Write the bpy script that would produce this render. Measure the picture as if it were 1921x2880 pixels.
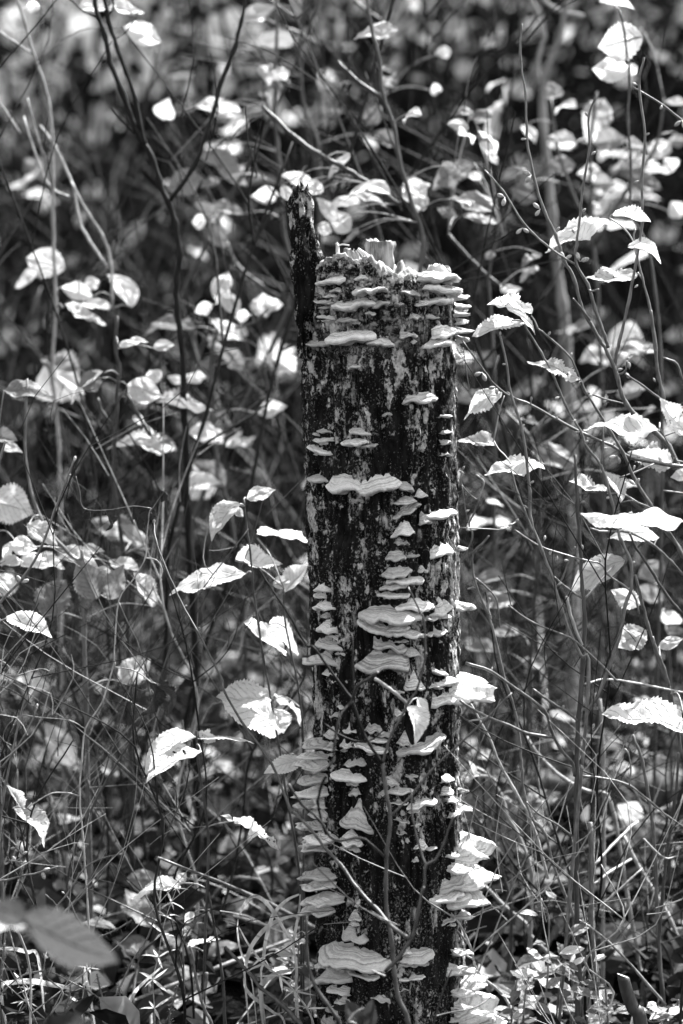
import bpy, math, random
import numpy as np
from mathutils import Vector, Matrix

for o in list(bpy.data.objects):
    bpy.data.objects.remove(o)
SC = bpy.context.scene
COL = SC.collection
rad = math.radians

# ------------------------------------------------------------------ camera
LENS = 70.0
FPX = 2880 * LENS / 36.0            # focal length in photograph pixels
PITCH = rad(7.0)
CAM = np.array([-0.040, -2.05, 0.86])
cam_data = bpy.data.cameras.new('camera')
cam = bpy.data.objects.new('camera', cam_data)
COL.objects.link(cam)
cam.location = CAM
cam.rotation_euler = (math.pi / 2 - PITCH, 0, 0)
cam_data.sensor_fit = 'VERTICAL'
cam_data.sensor_height = 36.0
cam_data.sensor_width = 24.0
cam_data.lens = LENS
cam_data.clip_start = 0.05
cam_data.clip_end = 500
cam_data.dof.use_dof = True
cam_data.dof.focus_distance = 2.02
cam_data.dof.aperture_fstop = 4.0
cam_data.dof.aperture_blades = 0
SC.camera = cam

# ------------------------------------------------------------------ sky, sun, exposure
SUN_AZ = rad(46)                    # from straight behind the stump towards the right
SUN_EL = rad(53)
world = bpy.data.worlds.new('World')
SC.world = world
world.use_nodes = True
wn = world.node_tree.nodes
wl = world.node_tree.links
wn.clear()
sky = wn.new('ShaderNodeTexSky')
sky.sky_type = 'NISHITA'
sky.sun_disc = False
sky.sun_elevation = SUN_EL
sky.sun_rotation = SUN_AZ
sky.dust_density = 1.5
bw = wn.new('ShaderNodeRGBToBW')    # the photograph is black and white
bg = wn.new('ShaderNodeBackground')
bg.inputs['Strength'].default_value = 0.15
wo = wn.new('ShaderNodeOutputWorld')
wl.new(sky.outputs[0], bw.inputs[0])
wl.new(bw.outputs[0], bg.inputs['Color'])
wl.new(bg.outputs[0], wo.inputs['Surface'])
sun_d = bpy.data.lights.new('sun', 'SUN')
sun_d.energy = 5.0
sun_d.angle = rad(0.5)
sun_d.color = (1, 1, 1)
sun = bpy.data.objects.new('sun', sun_d)
COL.objects.link(sun)
SUN_DIR = Vector((math.sin(SUN_AZ) * math.cos(SUN_EL), math.cos(SUN_AZ) * math.cos(SUN_EL), math.sin(SUN_EL)))
sun.rotation_euler = SUN_DIR.to_track_quat('Z', 'Y').to_euler()
sun.location = SUN_DIR * 20
SC.view_settings.view_transform = 'Standard'
SC.view_settings.look = 'None'
SC.view_settings.exposure = 2.1
SC.view_settings.gamma = 1
SC.view_settings.use_curve_mapping = False
SC.cycles.max_bounces = 6
SC.cycles.diffuse_bounces = 3
SC.cycles.glossy_bounces = 2
SC.cycles.transmission_bounces = 4
SC.cycles.use_denoising = True
SC.cycles.sample_clamp_indirect = 6

# ------------------------------------------------------------------ survey: photograph position + depth -> place in the wood
FR = {'N': (0, 0, 1.0), 'F': (0, 0, 1921 / 1568), 'T1': (720, 480, 720 / 1568), 'T2': (720, 1150, 720 / 1568),
      'T3': (720, 1820, 720 / 1568), 'T4': (720, 2300, 720 / 1568), 'L1': (0, 0, 800 / 1568), 'L2': (0, 900, 860 / 1568),
      'L3': (0, 1860, 900 / 1568), 'R1': (1200, 0, 721 / 1568), 'R2': (1200, 900, 721 / 1568), 'R3': (1200, 1860, 721 / 1568),
      'M': (700, 0, 600 / 1568), 'B1': (0, 2200, 480 / 1568), 'B2': (480, 2200, 420 / 1452), 'B3': (1400, 2300, 521 / 1568)}
FWD = np.array([0, math.cos(PITCH), -math.sin(PITCH)])
UP = np.array([0, math.sin(PITCH), math.cos(PITCH)])
RIGHT = np.array([1.0, 0, 0])


def nat(fr, x, y):
    a, b, s = FR[fr]
    return a + x * s, b + y * s


def ray(px, py):
    return RIGHT * ((px - 960.5) / FPX) + UP * (-(py - 1440) / FPX) + FWD


def at(fr, x, y, depth=0.0):
    """point seen at (x, y) that stands `depth` metres behind the stump's axis"""
    d = ray(*nat(fr, x, y))
    t = (depth - CAM[1]) / d[1]
    return CAM + d * t


def px_m(fr, depth=0.0):
    """metres per survey pixel at that depth"""
    return FR[fr][2] * (depth - CAM[1]) / FPX


# ------------------------------------------------------------------ small tools
def _hash(ix, iy, iz, seed):
    h = (ix * 374761393 + iy * 668265263 + iz * 2147483647 + seed * 974711) & 0xFFFFFFFF
    h = ((h ^ (h >> 13)) * 1274126177) & 0xFFFFFFFF
    h = (h ^ (h >> 16)) & 0xFFFFFFFF
    return h.astype(np.float64) / 4294967295.0 * 2 - 1


def vnoise(x, y, z, seed=0):
    x, y, z = np.broadcast_arrays(np.asarray(x, float), np.asarray(y, float), np.asarray(z, float))
    ix, iy, iz = np.floor(x).astype(np.int64), np.floor(y).astype(np.int64), np.floor(z).astype(np.int64)
    fx, fy, fz = x - ix, y - iy, z - iz
    fx, fy, fz = fx * fx * (3 - 2 * fx), fy * fy * (3 - 2 * fy), fz * fz * (3 - 2 * fz)
    r = 0
    for dx in (0, 1):
        for dy in (0, 1):
            for dz in (0, 1):
                w = (fx if dx else 1 - fx) * (fy if dy else 1 - fy) * (fz if dz else 1 - fz)
                r = r + w * _hash(ix + dx, iy + dy, iz + dz, seed)
    return r


def fbm(x, y, z, seed=0, octv=4):
    r, a, f = 0, 1.0, 1.0
    for k in range(octv):
        r = r + a * vnoise(x * f, y * f, z * f, seed + k * 17)
        a *= 0.5
        f *= 2.03
    return r


def tag(o, label=None, cat=None, group=None, kind=None):
    if label:
        o['label'] = label
    if cat:
        o['category'] = cat
    if group:
        o['group'] = group
    if kind:
        o['kind'] = kind
    return o


def mesh_data(name, verts, faces, mat, uv=None, smooth=True, mats=None, midx=None):
    me = bpy.data.meshes.new(name)
    me.from_pydata([tuple(v) for v in np.asarray(verts).tolist()], [], faces if isinstance(faces, list) else np.asarray(faces).tolist())
    for m in (mats or [mat]):
        me.materials.append(m)
    if smooth:
        me.polygons.foreach_set('use_smooth', np.ones(len(me.polygons), bool))
    if midx is not None:
        me.polygons.foreach_set('material_index', np.asarray(midx, np.int32))
    if uv is not None:
        l = me.uv_layers.new(name='UVMap')
        vi = np.empty(len(me.loops), np.int32)
        me.loops.foreach_get('vertex_index', vi)
        l.data.foreach_set('uv', np.asarray(uv, np.float32)[vi].ravel())
    me.update()
    return me


def link(name, me, parent=None, M=None):
    o = bpy.data.objects.new(name, me)
    COL.objects.link(o)
    if parent is not None:
        o.parent = parent
    if M is not None:
        o.matrix_basis = M
    return o


def thing(name, loc, label, cat, group=None, kind=None):
    o = bpy.data.objects.new(name, None)
    o.empty_display_size = 0.05
    COL.objects.link(o)
    o.location = tuple(float(v) for v in loc)
    return tag(o, label, cat, group, kind)


def smooth_path(P, k=4):
    """Catmull-Rom through the points"""
    P = np.asarray(P, float)
    if len(P) < 3:
        t = np.linspace(0, 1, k + 1)[:, None]
        return P[0] * (1 - t) + P[-1] * t
    Q = np.vstack([2 * P[0] - P[1], P, 2 * P[-1] - P[-2]])
    out = []
    for i in range(1, len(Q) - 2):
        p0, p1, p2, p3 = Q[i - 1], Q[i], Q[i + 1], Q[i + 2]
        for j in range(k):
            t = j / k
            out.append(0.5 * ((2 * p1) + (-p0 + p2) * t + (2 * p0 - 5 * p1 + 4 * p2 - p3) * t * t + (-p0 + 3 * p1 - 3 * p2 + p3) * t ** 3))
    out.append(P[-1])
    return np.array(out)


def tube(P, R, sides=6, cap=True):
    P = np.asarray(P, float)
    n = len(P)
    R = np.broadcast_to(np.asarray(R, float), (n,))
    T = np.gradient(P, axis=0)
    T /= np.linalg.norm(T, axis=1)[:, None] + 1e-9
    ref = np.array([0.3, -0.9, 0.2]) if abs(T[0] @ np.array([0, 0, 1.0])) > 0.5 else np.array([0, 0, 1.0])
    A = np.cross(T, ref)
    A /= np.linalg.norm(A, axis=1)[:, None] + 1e-9
    B = np.cross(T, A)
    th = np.linspace(0, 2 * math.pi, sides, endpoint=False)
    V = P[:, None, :] + R[:, None, None] * (np.cos(th)[None, :, None] * A[:, None, :] + np.sin(th)[None, :, None] * B[:, None, :])
    V = V.reshape(-1, 3)
    F = []
    for i in range(n - 1):
        for j in range(sides):
            a, b = i * sides + j, i * sides + (j + 1) % sides
            F.append((a, b, b + sides, a + sides))
    if cap:
        F.append(tuple(range(sides))[::-1])
        F.append(tuple(range((n - 1) * sides, n * sides)))
    return V, F


class MB:
    def __init__(self):
        self.v, self.f, self.n = [], [], 0

    def add(self, V, F):
        self.v.append(np.asarray(V, float))
        k = self.n
        self.f.extend([tuple(i + k for i in f) for f in F])
        self.n += len(V)

    def data(self, name, mat, smooth=True):
        return mesh_data(name, np.vstack(self.v), self.f, mat, smooth=smooth)


# ------------------------------------------------------------------ materials
def newmat(name):
    m = bpy.data.materials.new(name)
    m.use_nodes = True
    m.node_tree.nodes.clear()
    return m, m.node_tree.nodes, m.node_tree.links


class G:
    """thin layer over a node tree"""
    def __init__(self, name):
        self.m, self.n, self.l = newmat(name)
        self.out = self.n.new('ShaderNodeOutputMaterial')

    def node(self, t, **kw):
        x = self.n.new(t)
        for k, v in kw.items():
            setattr(x, k, v)
        return x

    def put(self, sock, v):
        if v is None:
            return
        if hasattr(v, 'is_output') or isinstance(v, bpy.types.NodeSocket):
            self.l.new(v, sock)
        else:
            sock.default_value = v

    def math(self, op, a, b=None, c=None, clamp=False):
        x = self.node('ShaderNodeMath', operation=op, use_clamp=clamp)
        self.put(x.inputs[0], a)
        self.put(x.inputs[1], b)
        self.put(x.inputs[2], c)
        return x.outputs[0]

    def obj(self):
        return self.node('ShaderNodeTexCoord').outputs['Object']

    def uv(self):
        return self.node('ShaderNodeTexCoord').outputs['UV']

    def map(self, vec, scale=(1, 1, 1), loc=(0, 0, 0)):
        x = self.node('ShaderNodeMapping')
        self.l.new(vec, x.inputs['Vector'])
        x.inputs['Scale'].default_value = scale
        self.put(x.inputs['Location'], loc)
        return x.outputs[0]

    def noise(self, vec, scale, detail=3, rough=0.55):
        x = self.node('ShaderNodeTexNoise')
        self.l.new(vec, x.inputs['Vector'])
        x.inputs['Scale'].default_value = scale
        x.inputs['Detail'].default_value = detail
        x.inputs['Roughness'].default_value = rough
        return x.outputs['Fac']

    def ramp(self, f, a, b, lo=0.0, hi=1.0):
        x = self.node('ShaderNodeMapRange', clamp=True)
        x.interpolation_type = 'SMOOTHSTEP'
        self.put(x.inputs['Value'], f)
        x.inputs['From Min'].default_value = a
        x.inputs['From Max'].default_value = b
        x.inputs['To Min'].default_value = lo
        x.inputs['To Max'].default_value = hi
        return x.outputs[0]

    def mix(self, f, a, b):
        x = self.node('ShaderNodeMix', data_type='FLOAT')
        self.put(x.inputs[0], f)
        self.put(x.inputs[2], a)
        self.put(x.inputs[3], b)
        return x.outputs[0]

    def rnd(self):
        return self.node('ShaderNodeObjectInfo').outputs['Random']

    def bump(self, h, strength=0.5, dist=0.002):
        x = self.node('ShaderNodeBump')
        self.put(x.inputs['Height'], h)
        x.inputs['Strength'].default_value = strength
        x.inputs['Distance'].default_value = dist
        return x.outputs[0]

    def surf(self, col, rough=0.85, normal=None, spec=0.3, transl=0.0, tcol=None):
        p = self.node('ShaderNodeBsdfPrincipled')
        c = self.node('ShaderNodeCombineColor')
        for i in range(3):
            self.put(c.inputs[i], col)
        self.l.new(c.outputs[0], p.inputs['Base Color'])
        self.put(p.inputs['Roughness'], rough)
        p.inputs['Specular IOR Level'].default_value = spec
        if normal is not None:
            self.l.new(normal, p.inputs['Normal'])
        s = p.outputs[0]
        if transl > 0:
            t = self.node('ShaderNodeBsdfTranslucent')
            c2 = self.node('ShaderNodeCombineColor')
            for i in range(3):
                self.put(c2.inputs[i], tcol if tcol is not None else col)
            self.l.new(c2.outputs[0], t.inputs['Color'])
            if normal is not None:
                self.l.new(normal, t.inputs['Normal'])
            mx = self.node('ShaderNodeMixShader')
            mx.inputs[0].default_value = transl
            self.l.new(s, mx.inputs[1])
            self.l.new(t.outputs[0], mx.inputs[2])
            s = mx.outputs[0]
        self.l.new(s, self.out.inputs['Surface'])
        return self.m


def mat_bark(name='stump bark', rotten=True):
    g = G(name)
    p = g.obj()
    sep = g.node('ShaderNodeSeparateXYZ')
    g.l.new(p, sep.inputs[0])
    z = sep.outputs['Z']
    warp = g.noise(p, 9, 3)
    base = g.ramp(g.noise(g.map(p, (1, 1, 0.3)), 110, 5, 0.7), 0.38, 0.72, 0.002, 0.018)
    # crusty pale lichen flecks, thinner on the mossy lower part
    n1 = g.noise(g.map(p, (1, 1, 0.72)), 115, 6, 0.70)
    dens = g.math('ADD', g.math('MULTIPLY', g.noise(g.map(p, (1, 1, 0.6)), 17, 4, 0.65), 0.55), g.math('MULTIPLY', g.noise(g.map(p, (1, 1, 0.16)), 70, 4, 0.6), 0.45))
    low = g.ramp(z, 0.16, 0.40, 0.0, 1.0)
    thr = g.math('ADD', g.math('MULTIPLY_ADD', dens, -1.20, 1.165), g.math('MULTIPLY_ADD', low, -0.07, 0.07))
    fl = g.ramp(g.math('SUBTRACT', n1, thr), 0.0, 0.035)
    # finer crumbs
    n2 = g.noise(g.map(p, (1, 1, 0.85)), 430, 3, 0.6)
    fl2 = g.math('MULTIPLY', g.ramp(g.math('SUBTRACT', n2, g.math('MULTIPLY_ADD', dens, -0.90, 1.04)), -0.01, 0.04), 0.38)
    # broad thin crust patches
    n3 = g.noise(g.map(p, (1, 1, 0.55)), 24, 5, 0.7)
    patch = g.math('MULTIPLY', g.ramp(n3, 0.58, 0.66), g.ramp(n1, 0.46, 0.58, 0.0, 0.75))
    f = g.math('MAXIMUM', g.math('MAXIMUM', fl, fl2), patch)
    if rotten:
        # mat of pale rot under the broken rim
        rim = g.ramp(g.math('ADD', z, g.math('MULTIPLY', g.math('SUBTRACT', warp, 0.5), 0.12)), 0.765, 0.835)
        rimf = g.math('MULTIPLY', rim, g.ramp(g.noise(g.map(p, (1, 1, 1.5)), 85, 5, 0.7), 0.46, 0.60))
        # right edge: sun rim painted into the bark colour, with some peeled pale wood
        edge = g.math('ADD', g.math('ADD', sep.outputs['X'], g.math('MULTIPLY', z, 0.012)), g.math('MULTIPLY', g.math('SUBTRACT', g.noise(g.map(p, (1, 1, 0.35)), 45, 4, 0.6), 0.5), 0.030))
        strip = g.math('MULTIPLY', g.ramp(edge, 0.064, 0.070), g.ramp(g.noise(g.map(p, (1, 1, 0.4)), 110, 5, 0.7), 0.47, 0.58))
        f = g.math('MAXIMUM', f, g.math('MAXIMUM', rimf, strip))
    f = g.math('MINIMUM', f, 1.0)
    pale = g.ramp(g.noise(p, 300, 3), 0.3, 0.7, 0.22, 0.52)
    col = g.mix(f, base, pale)
    h = g.math('ADD', g.math('MULTIPLY', g.noise(g.map(p, (1, 1, 0.5)), 190, 5, 0.7), 1.0), g.math('MULTIPLY', f, 0.3))
    return g.surf(col, 0.9, g.bump(h, 1.0, 0.006), 0.12)


def mat_wood(name, lo, hi, fine=160):
    g = G(name)
    p = g.obj()
    a = g.noise(g.map(p, (1, 1, 0.12)), fine, 4, 0.65)
    b = g.noise(p, 40, 4, 0.6)
    col = g.ramp(g.math('MULTIPLY_ADD', b, 0.5, g.math('MULTIPLY', a, 0.5)), 0.36, 0.62, lo, hi)
    return g.surf(col, 0.9, g.bump(a, 0.7, 0.002), 0.15)


def mat_fungus():
    g = G('bracket fungus')
    uv = g.uv()
    sep = g.node('ShaderNodeSeparateXYZ')
    g.l.new(uv, sep.inputs[0])
    r = sep.outputs['Y']
    p = g.obj()
    rnd = g.rnd()
    wob = g.noise(p, 70, 3)
    rr = g.math('ADD', r, g.math('MULTIPLY', g.math('SUBTRACT', wob, 0.5), 0.16))
    comb = g.node('ShaderNodeCombineXYZ')
    g.put(comb.inputs[0], g.math('MULTIPLY', rr, 9.0))
    g.put(comb.inputs[1], g.math('MULTIPLY', rnd, 50.0))
    zone = g.noise(comb.outputs[0], 1.0, 3, 0.6)
    grain = g.noise(p, 420, 4, 0.65)
    mott = g.noise(p, 55, 4, 0.6)
    c = g.math('ADD', g.ramp(zone, 0.34, 0.58, 0.40, 0.80), g.math('MULTIPLY', g.math('SUBTRACT', mott, 0.5), 0.55))
    c = g.math('ADD', c, g.math('MULTIPLY', g.math('SUBTRACT', grain, 0.5), 0.45))
    edge = g.ramp(rr, 0.84, 0.97)
    c = g.mix(edge, c, 0.80)
    c = g.math('MULTIPLY', c, g.ramp(rnd, 0, 1, 0.68, 1.08))
    c = g.math('MULTIPLY', c, g.ramp(g.noise(g.map(p, (1, 1, 1), comb.outputs[0]), 34, 5, 0.7), 0.36, 0.52, 0.55, 1.0))
    c = g.math('MAXIMUM', g.math('MINIMUM', c, 0.85), 0.16)
    h = g.math('ADD', g.math('MULTIPLY', zone, 1.4), g.math('MULTIPLY', grain, 0.7))
    return g.surf(c, 0.92, g.bump(h, 0.9, 0.003), 0.12, 0.06)


def mat_leaf(name, lo, hi, transl=0.45, tmul=1.0, spec=0.35):
    g = G(name)
    sep = g.node('ShaderNodeSeparateXYZ')
    g.l.new(g.uv(), sep.inputs[0])
    s = g.math('ABSOLUTE', g.math('MULTIPLY_ADD', sep.outputs['X'], 2.0, -1.0))
    v = sep.outputs['Y']
    p = g.obj()
    rnd = g.rnd()
    # side veins sweep forward from the midrib
    fr = g.math('FRACT', g.math('ADD', g.math('MULTIPLY', v, 8.0), g.math('MULTIPLY', s, -2.2)))
    d = g.math('ABSOLUTE', g.math('SUBTRACT', fr, 0.5))
    vein = g.ramp(d, 0.40, 0.49)
    mid = g.ramp(s, 0.09, 0.02)
    vv = g.math('MAXIMUM', vein, mid)
    off = g.node('ShaderNodeCombineXYZ')
    g.put(off.inputs[0], g.math('MULTIPLY', rnd, 31.0))
    mott = g.noise(g.map(p, (1, 1, 1), off.outputs[0]), 7, 5, 0.65)
    spots = g.ramp(g.noise(g.map(p, (1, 1, 1), off.outputs[0]), 22, 3, 0.6), 0.66, 0.72)
    c = g.mix(mott, lo, hi)
    c = g.math('MULTIPLY', c, g.ramp(rnd, 0, 1, 0.72, 1.15))
    c = g.math('MULTIPLY', c, g.math('MULTIPLY_ADD', vv, -0.22, 1.0))
    c = g.math('MULTIPLY', c, g.math('MULTIPLY_ADD', spots, -0.55, 1.0))
    c = g.math('MINIMUM', c, 0.85)
    h = g.math('MULTIPLY', vv, -1.0)
    return g.surf(c, 0.55, g.bump(h, 0.55, 0.02), spec, transl, g.math('MULTIPLY', c, tmul))


def mat_plain(name, lo, hi, scale=120, rough=0.7, stretch=(1, 1, 1), spec=0.3, transl=0.0, bump=0.3):
    g = G(name)
    p = g.obj()
    n = g.noise(g.map(p, stretch), scale, 4, 0.6)
    c = g.ramp(n, 0.3, 0.7, lo, hi)
    c = g.math('MULTIPLY', c, g.ramp(g.rnd(), 0, 1, 0.75, 1.2))
    return g.surf(c, rough, g.bump(n, bump, 0.001), spec, transl)


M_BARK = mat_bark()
M_SPIKE = mat_bark('spike bark', False)
M_WOOD = mat_wood('rotten wood', 0.05, 0.34)
M_LOG = mat_wood('log wood', 0.01, 0.10, 60)
M_PALEWOOD = mat_wood('pale splinter wood', 0.35, 0.6)
M_FUNGUS = mat_fungus()
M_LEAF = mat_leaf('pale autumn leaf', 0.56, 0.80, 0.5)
M_LEAFMID = mat_leaf('dull and shaded leaf', 0.15, 0.28, 0.40)  # dull leaves; leaves standing in shade get their shade from this colour too
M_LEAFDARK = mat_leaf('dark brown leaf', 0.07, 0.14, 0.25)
M_LEAFSHADE = mat_leaf('shade-toned leaf', 0.03, 0.05, 0.3, 1.0, 0.03)  # near leaves in shade: the shade is put into this dark colour
M_DEAD = mat_leaf('withered leaf', 0.01, 0.05, 0.10)
M_LITTER = mat_leaf('fallen leaf', 0.04, 0.20, 0.15)
M_TWIG = mat_plain('dark twig bark', 0.04, 0.13, 300, 0.4, (1, 1, 0.3), 0.6)
M_BACKTWIG = mat_plain('shaded brush bark', 0.005, 0.02, 300, 0.7, (1, 1, 0.3), 0.12)
M_FRONTTWIG = mat_plain('front shrub bark', 0.012, 0.05, 250, 0.45, (1, 1, 0.3), 0.5)
M_TWIGBLK = mat_plain('black twig bark', 0.003, 0.010, 300, 0.6, (1, 1, 0.3), 0.15)
M_TWIGPALE = mat_plain('pale stem', 0.14, 0.30, 200, 0.5, (1, 1, 0.3), 0.4)
M_STEM = mat_plain('grey sapling bark', 0.016, 0.05, 160, 0.5, (1, 1, 0.3), 0.4)
M_BUD = mat_plain('bud scales', 0.20, 0.42, 500, 0.5, (1, 1, 1), 0.4, 0.15)
M_GRASS = mat_plain('dry grass', 0.40, 0.62, 150, 0.5, (1, 1, 0.2), 0.35, 0.35)
M_MOSS = mat_plain('moss', 0.05, 0.20, 200, 0.9, (1, 1, 1), 0.1, 0.3)
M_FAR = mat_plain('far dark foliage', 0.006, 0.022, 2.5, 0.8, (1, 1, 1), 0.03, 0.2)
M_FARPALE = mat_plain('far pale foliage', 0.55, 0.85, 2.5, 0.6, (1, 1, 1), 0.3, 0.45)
M_GREYTREE = mat_plain('grey tree bark', 0.14, 0.26, 60, 0.8, (1, 1, 0.3), 0.2)
M_FARTWIG = mat_plain('far brush', 0.002, 0.012, 3, 0.8, (1, 1, 1), 0.03)


def mat_ground():
    g = G('forest floor')
    p = g.obj()
    a = g.noise(p, 14, 6, 0.7)
    b = g.noise(p, 90, 4, 0.7)
    c = g.ramp(g.math('MULTIPLY_ADD', b, 0.5, g.math('MULTIPLY', a, 0.5)), 0.36, 0.66, 0.002, 0.016)
    return g.surf(c, 0.95, g.bump(b, 0.9, 0.01), 0.0)


M_GROUND = mat_ground()

# ================================================================== ground
def gz(x, y):
    x = np.asarray(x, float)
    y = np.asarray(y, float)
    near = 0.035 * vnoise(x * 1.7, y * 1.7, 0.3, 5) + 0.015 * vnoise(x * 5, y * 5, 0.7, 6)
    t = np.clip((y - 4.5) / 12.0, 0, 1)
    rise = 4.6 * t * t * (3 - 2 * t) + np.maximum(y - 16.5, 0) * 0.10
    return near + rise + 0.4 * t * vnoise(x * 0.35, y * 0.35, 1.1, 9)


def build_ground():
    u = np.linspace(-1, 1, 181)
    xs = np.sign(u) * (2.2 * np.abs(u) + 70 * np.abs(u) ** 5)
    v = np.linspace(0, 1, 241)
    ys = -8 + 7 * v + 14 * v ** 2 + 90 * v ** 6
    X, Y = np.meshgrid(xs, ys)
    Z = gz(X, Y)
    V = np.stack([X, Y, Z], -1).reshape(-1, 3)
    nx = len(xs)
    i, j = np.meshgrid(np.arange(len(ys) - 1), np.arange(nx - 1), indexing='ij')
    a = (i * nx + j).ravel()
    F = np.stack([a, a + 1, a + nx + 1, a + nx], -1)
    o = link('ground', mesh_data('ground', V, F, M_GROUND))
    tag(o, 'dark forest floor rising into a bank behind the stump', kind='structure')


build_ground()

# ================================================================== the stump
AX0 = at('N', 1094, 2700, 0)
AX1 = at('N', 1068, 900, 0)
RT = 0.0800


def axis(z):
    t = (np.asarray(z, float) - AX0[2]) / (AX1[2] - AX0[2])
    return AX0[0] + (AX1[0] - AX0[0]) * t


def zpx(fr, y, depth=0.0):
    return at(fr, 780, y, depth)[2]


stump = thing('tree_stump', (float(axis(0)), 0, 0), 'dark dead tree stump with broken top covered in pale shelf fungi', 'stump')
SB = np.array([float(axis(0)), 0, 0])


def bark_disp(phi, z):
    c, s = np.cos(phi), np.sin(phi)
    w = 0.35 * vnoise(c * 4, s * 4, z * 9, 3)
    a = vnoise(c * 5.5 + w, s * 5.5 + w, z * 7, 1)
    b = vnoise(c * 11 + w, s * 11 - w, z * 16, 2)
    ridge = (1 - np.abs(a)) ** 2 * 0.6 + (1 - np.abs(b)) ** 3 * 0.5      # narrow furrows
    plate = vnoise(c * 9, s * 9, z * 30, 4)
    fine = fbm(c * 22, s * 22, z * 120, 7, 3)
    big = vnoise(c * 1.3, s * 1.3, z * 3.2, 8)
    out = vnoise(c * 2.6, s * 2.6, z * 8, 12)
    return 0.0030 * big + 0.0032 * out - 0.0140 * np.clip(ridge - 0.35, 0, 1) + 0.0020 * plate + 0.0016 * fine


def build_trunk():
    N, Mz = 400, 860
    phi = np.linspace(-math.pi, math.pi, N, endpoint=False)      # 0 faces the camera, +90 deg is to the right
    # height of the torn rim around the trunk (survey rows of the photograph)
    kp = np.radians([-180, -140, -110, -90, -60, -32, -12, -2, 8, 20, 34, 50, 66, 80, 95, 120, 150, 180])
    ky = [545, 560, 575, 590, 565, 520, 520, 560, 615, 648, 628, 610, 596, 600, 620, 640, 590, 545]
    zr = np.interp(phi, kp, [zpx('T1', y) for y in ky])
    jag = 0.007 * vnoise(np.cos(phi) * 6, np.sin(phi) * 6, 0.2, 21) + 0.0018 * vnoise(np.cos(phi) * 22, np.sin(phi) * 22, 0.9, 22) + 0.0016 * vnoise(np.cos(phi) * 60, np.sin(phi) * 60, 0.9, 23)
    zr = zr + jag
    t = np.linspace(0, 1, Mz)
    z = -0.06 + (zr[None, :] + 0.06) * t[:, None]
    PH = np.broadcast_to(phi, z.shape)
    flare = 1 + 0.05 * np.exp(-(z + 0.02) / 0.06)
    r = RT * flare * (1 + 0.025 * np.cos(PH * 2 + 0.6)) + bark_disp(PH, z)
    top = np.clip((t[:, None] - 0.985) / 0.015, 0, 1)
    r = r - 0.004 * top ** 2
    V = np.stack([axis(z) + r * np.sin(PH), -r * np.cos(PH), z], -1).reshape(-1, 3)
    # broken face: rings running inwards, splintered
    rings = [V]
    K = 22
    zc = float(np.mean(zr)) - 0.03
    for k in range(1, K + 1):
        q = 1 - k / (K + 1)
        rr = (RT - 0.004) * q
        rough = fbm(rr * np.sin(phi) * 120, rr * np.cos(phi) * 120, 0.4, 31, 3)
        zs = zr - jag * (1 - q) ** 0.5
        zz = zs * q ** 0.7 + (zc) * (1 - q ** 0.7) + 0.013 * rough * (1 - 0.3 * q) - 0.02 * (1 - q)
        rings.append(np.stack([axis(zz) + rr * np.sin(phi), -rr * np.cos(phi), zz], -1))
    n0 = len(V)
    V = np.vstack(rings + [np.array([[float(axis(zc)), 0, zc - 0.02]])])
    rows = Mz + K
    i, j = np.meshgrid(np.arange(rows - 1), np.arange(N), indexing='ij')
    a = (i * N + j).ravel()
    b = (i * N + (j + 1) % N).ravel()
    F = np.stack([a, b, b + N, a + N], -1)
    mi = (i.ravel() >= Mz - 5).astype(int)
    F = F.tolist()
    last = (rows - 1) * N
    c = len(V) - 1
    F += [[last + k, last + (k + 1) % N, c] for k in range(N)]
    mi = np.concatenate([mi, np.ones(N, int)])
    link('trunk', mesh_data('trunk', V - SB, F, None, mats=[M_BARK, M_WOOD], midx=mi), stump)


build_trunk()


def slab(name, rows, depth, thick, mat, seed, rough=0.003, nphi=40, sub=10, fr='T1', jagged=0.004):
    """upright broken piece of wood: rows of (centre x, y, width) in the survey"""
    rows = np.asarray(rows, float)
    n = (len(rows) - 1) * sub + 1
    t = np.linspace(0, len(rows) - 1, n)
    cx, cy, w = (np.interp(t, np.arange(len(rows)), rows[:, k]) for k in range(3))
    th = np.linspace(0, 2 * math.pi, nphi, endpoint=False)
    V = []
    for k in range(n):
        c = at(fr, cx[k], cy[k], depth)
        hw = w[k] * px_m(fr, depth) / 2
        sh = np.sign(np.cos(th)) * np.abs(np.cos(th)) ** 0.7
        sv = np.sign(np.sin(th)) * np.abs(np.sin(th)) ** 0.7
        g = rough * (fbm(np.cos(th) * 3, np.sin(th) * 3, c[2] * 25, seed, 3) + 0.6 * vnoise(np.cos(th) * 9, np.sin(th) * 9, c[2] * 60, seed + 3))
        V.append(np.stack([c[0] + (hw + g) * sh, c[1] + (thick + g) * sv, np.full(nphi, c[2])], -1))
    V[-1][:, 2] += jagged * vnoise(np.cos(th) * 5, np.sin(th) * 5, 2.2, seed + 5)
    V[-2][:, 2] += jagged * 0.5 * vnoise(np.cos(th) * 5, np.sin(th) * 5, 2.2, seed + 5)
    cap = V[-1].mean(0) - np.array([0, 0, 0.004])
    inner = V[-1] * 0.55 + cap * 0.45
    inner[:, 2] -= 0.003
    V = V + [inner]
    F = []
    m = len(V)
    for i in range(m - 1):
        for j in range(nphi):
            a, b = i * nphi + j, i * nphi + (j + 1) % nphi
            F.append((a, b, b + nphi, a + nphi))
    base = (m - 1) * nphi
    V = np.vstack(V + [cap[None]])
    F += [(base + j, base + (j + 1) % nphi, m * nphi) for j in range(nphi)]
    return link(name, mesh_data(name, V - SB, F, mat), stump)


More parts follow.
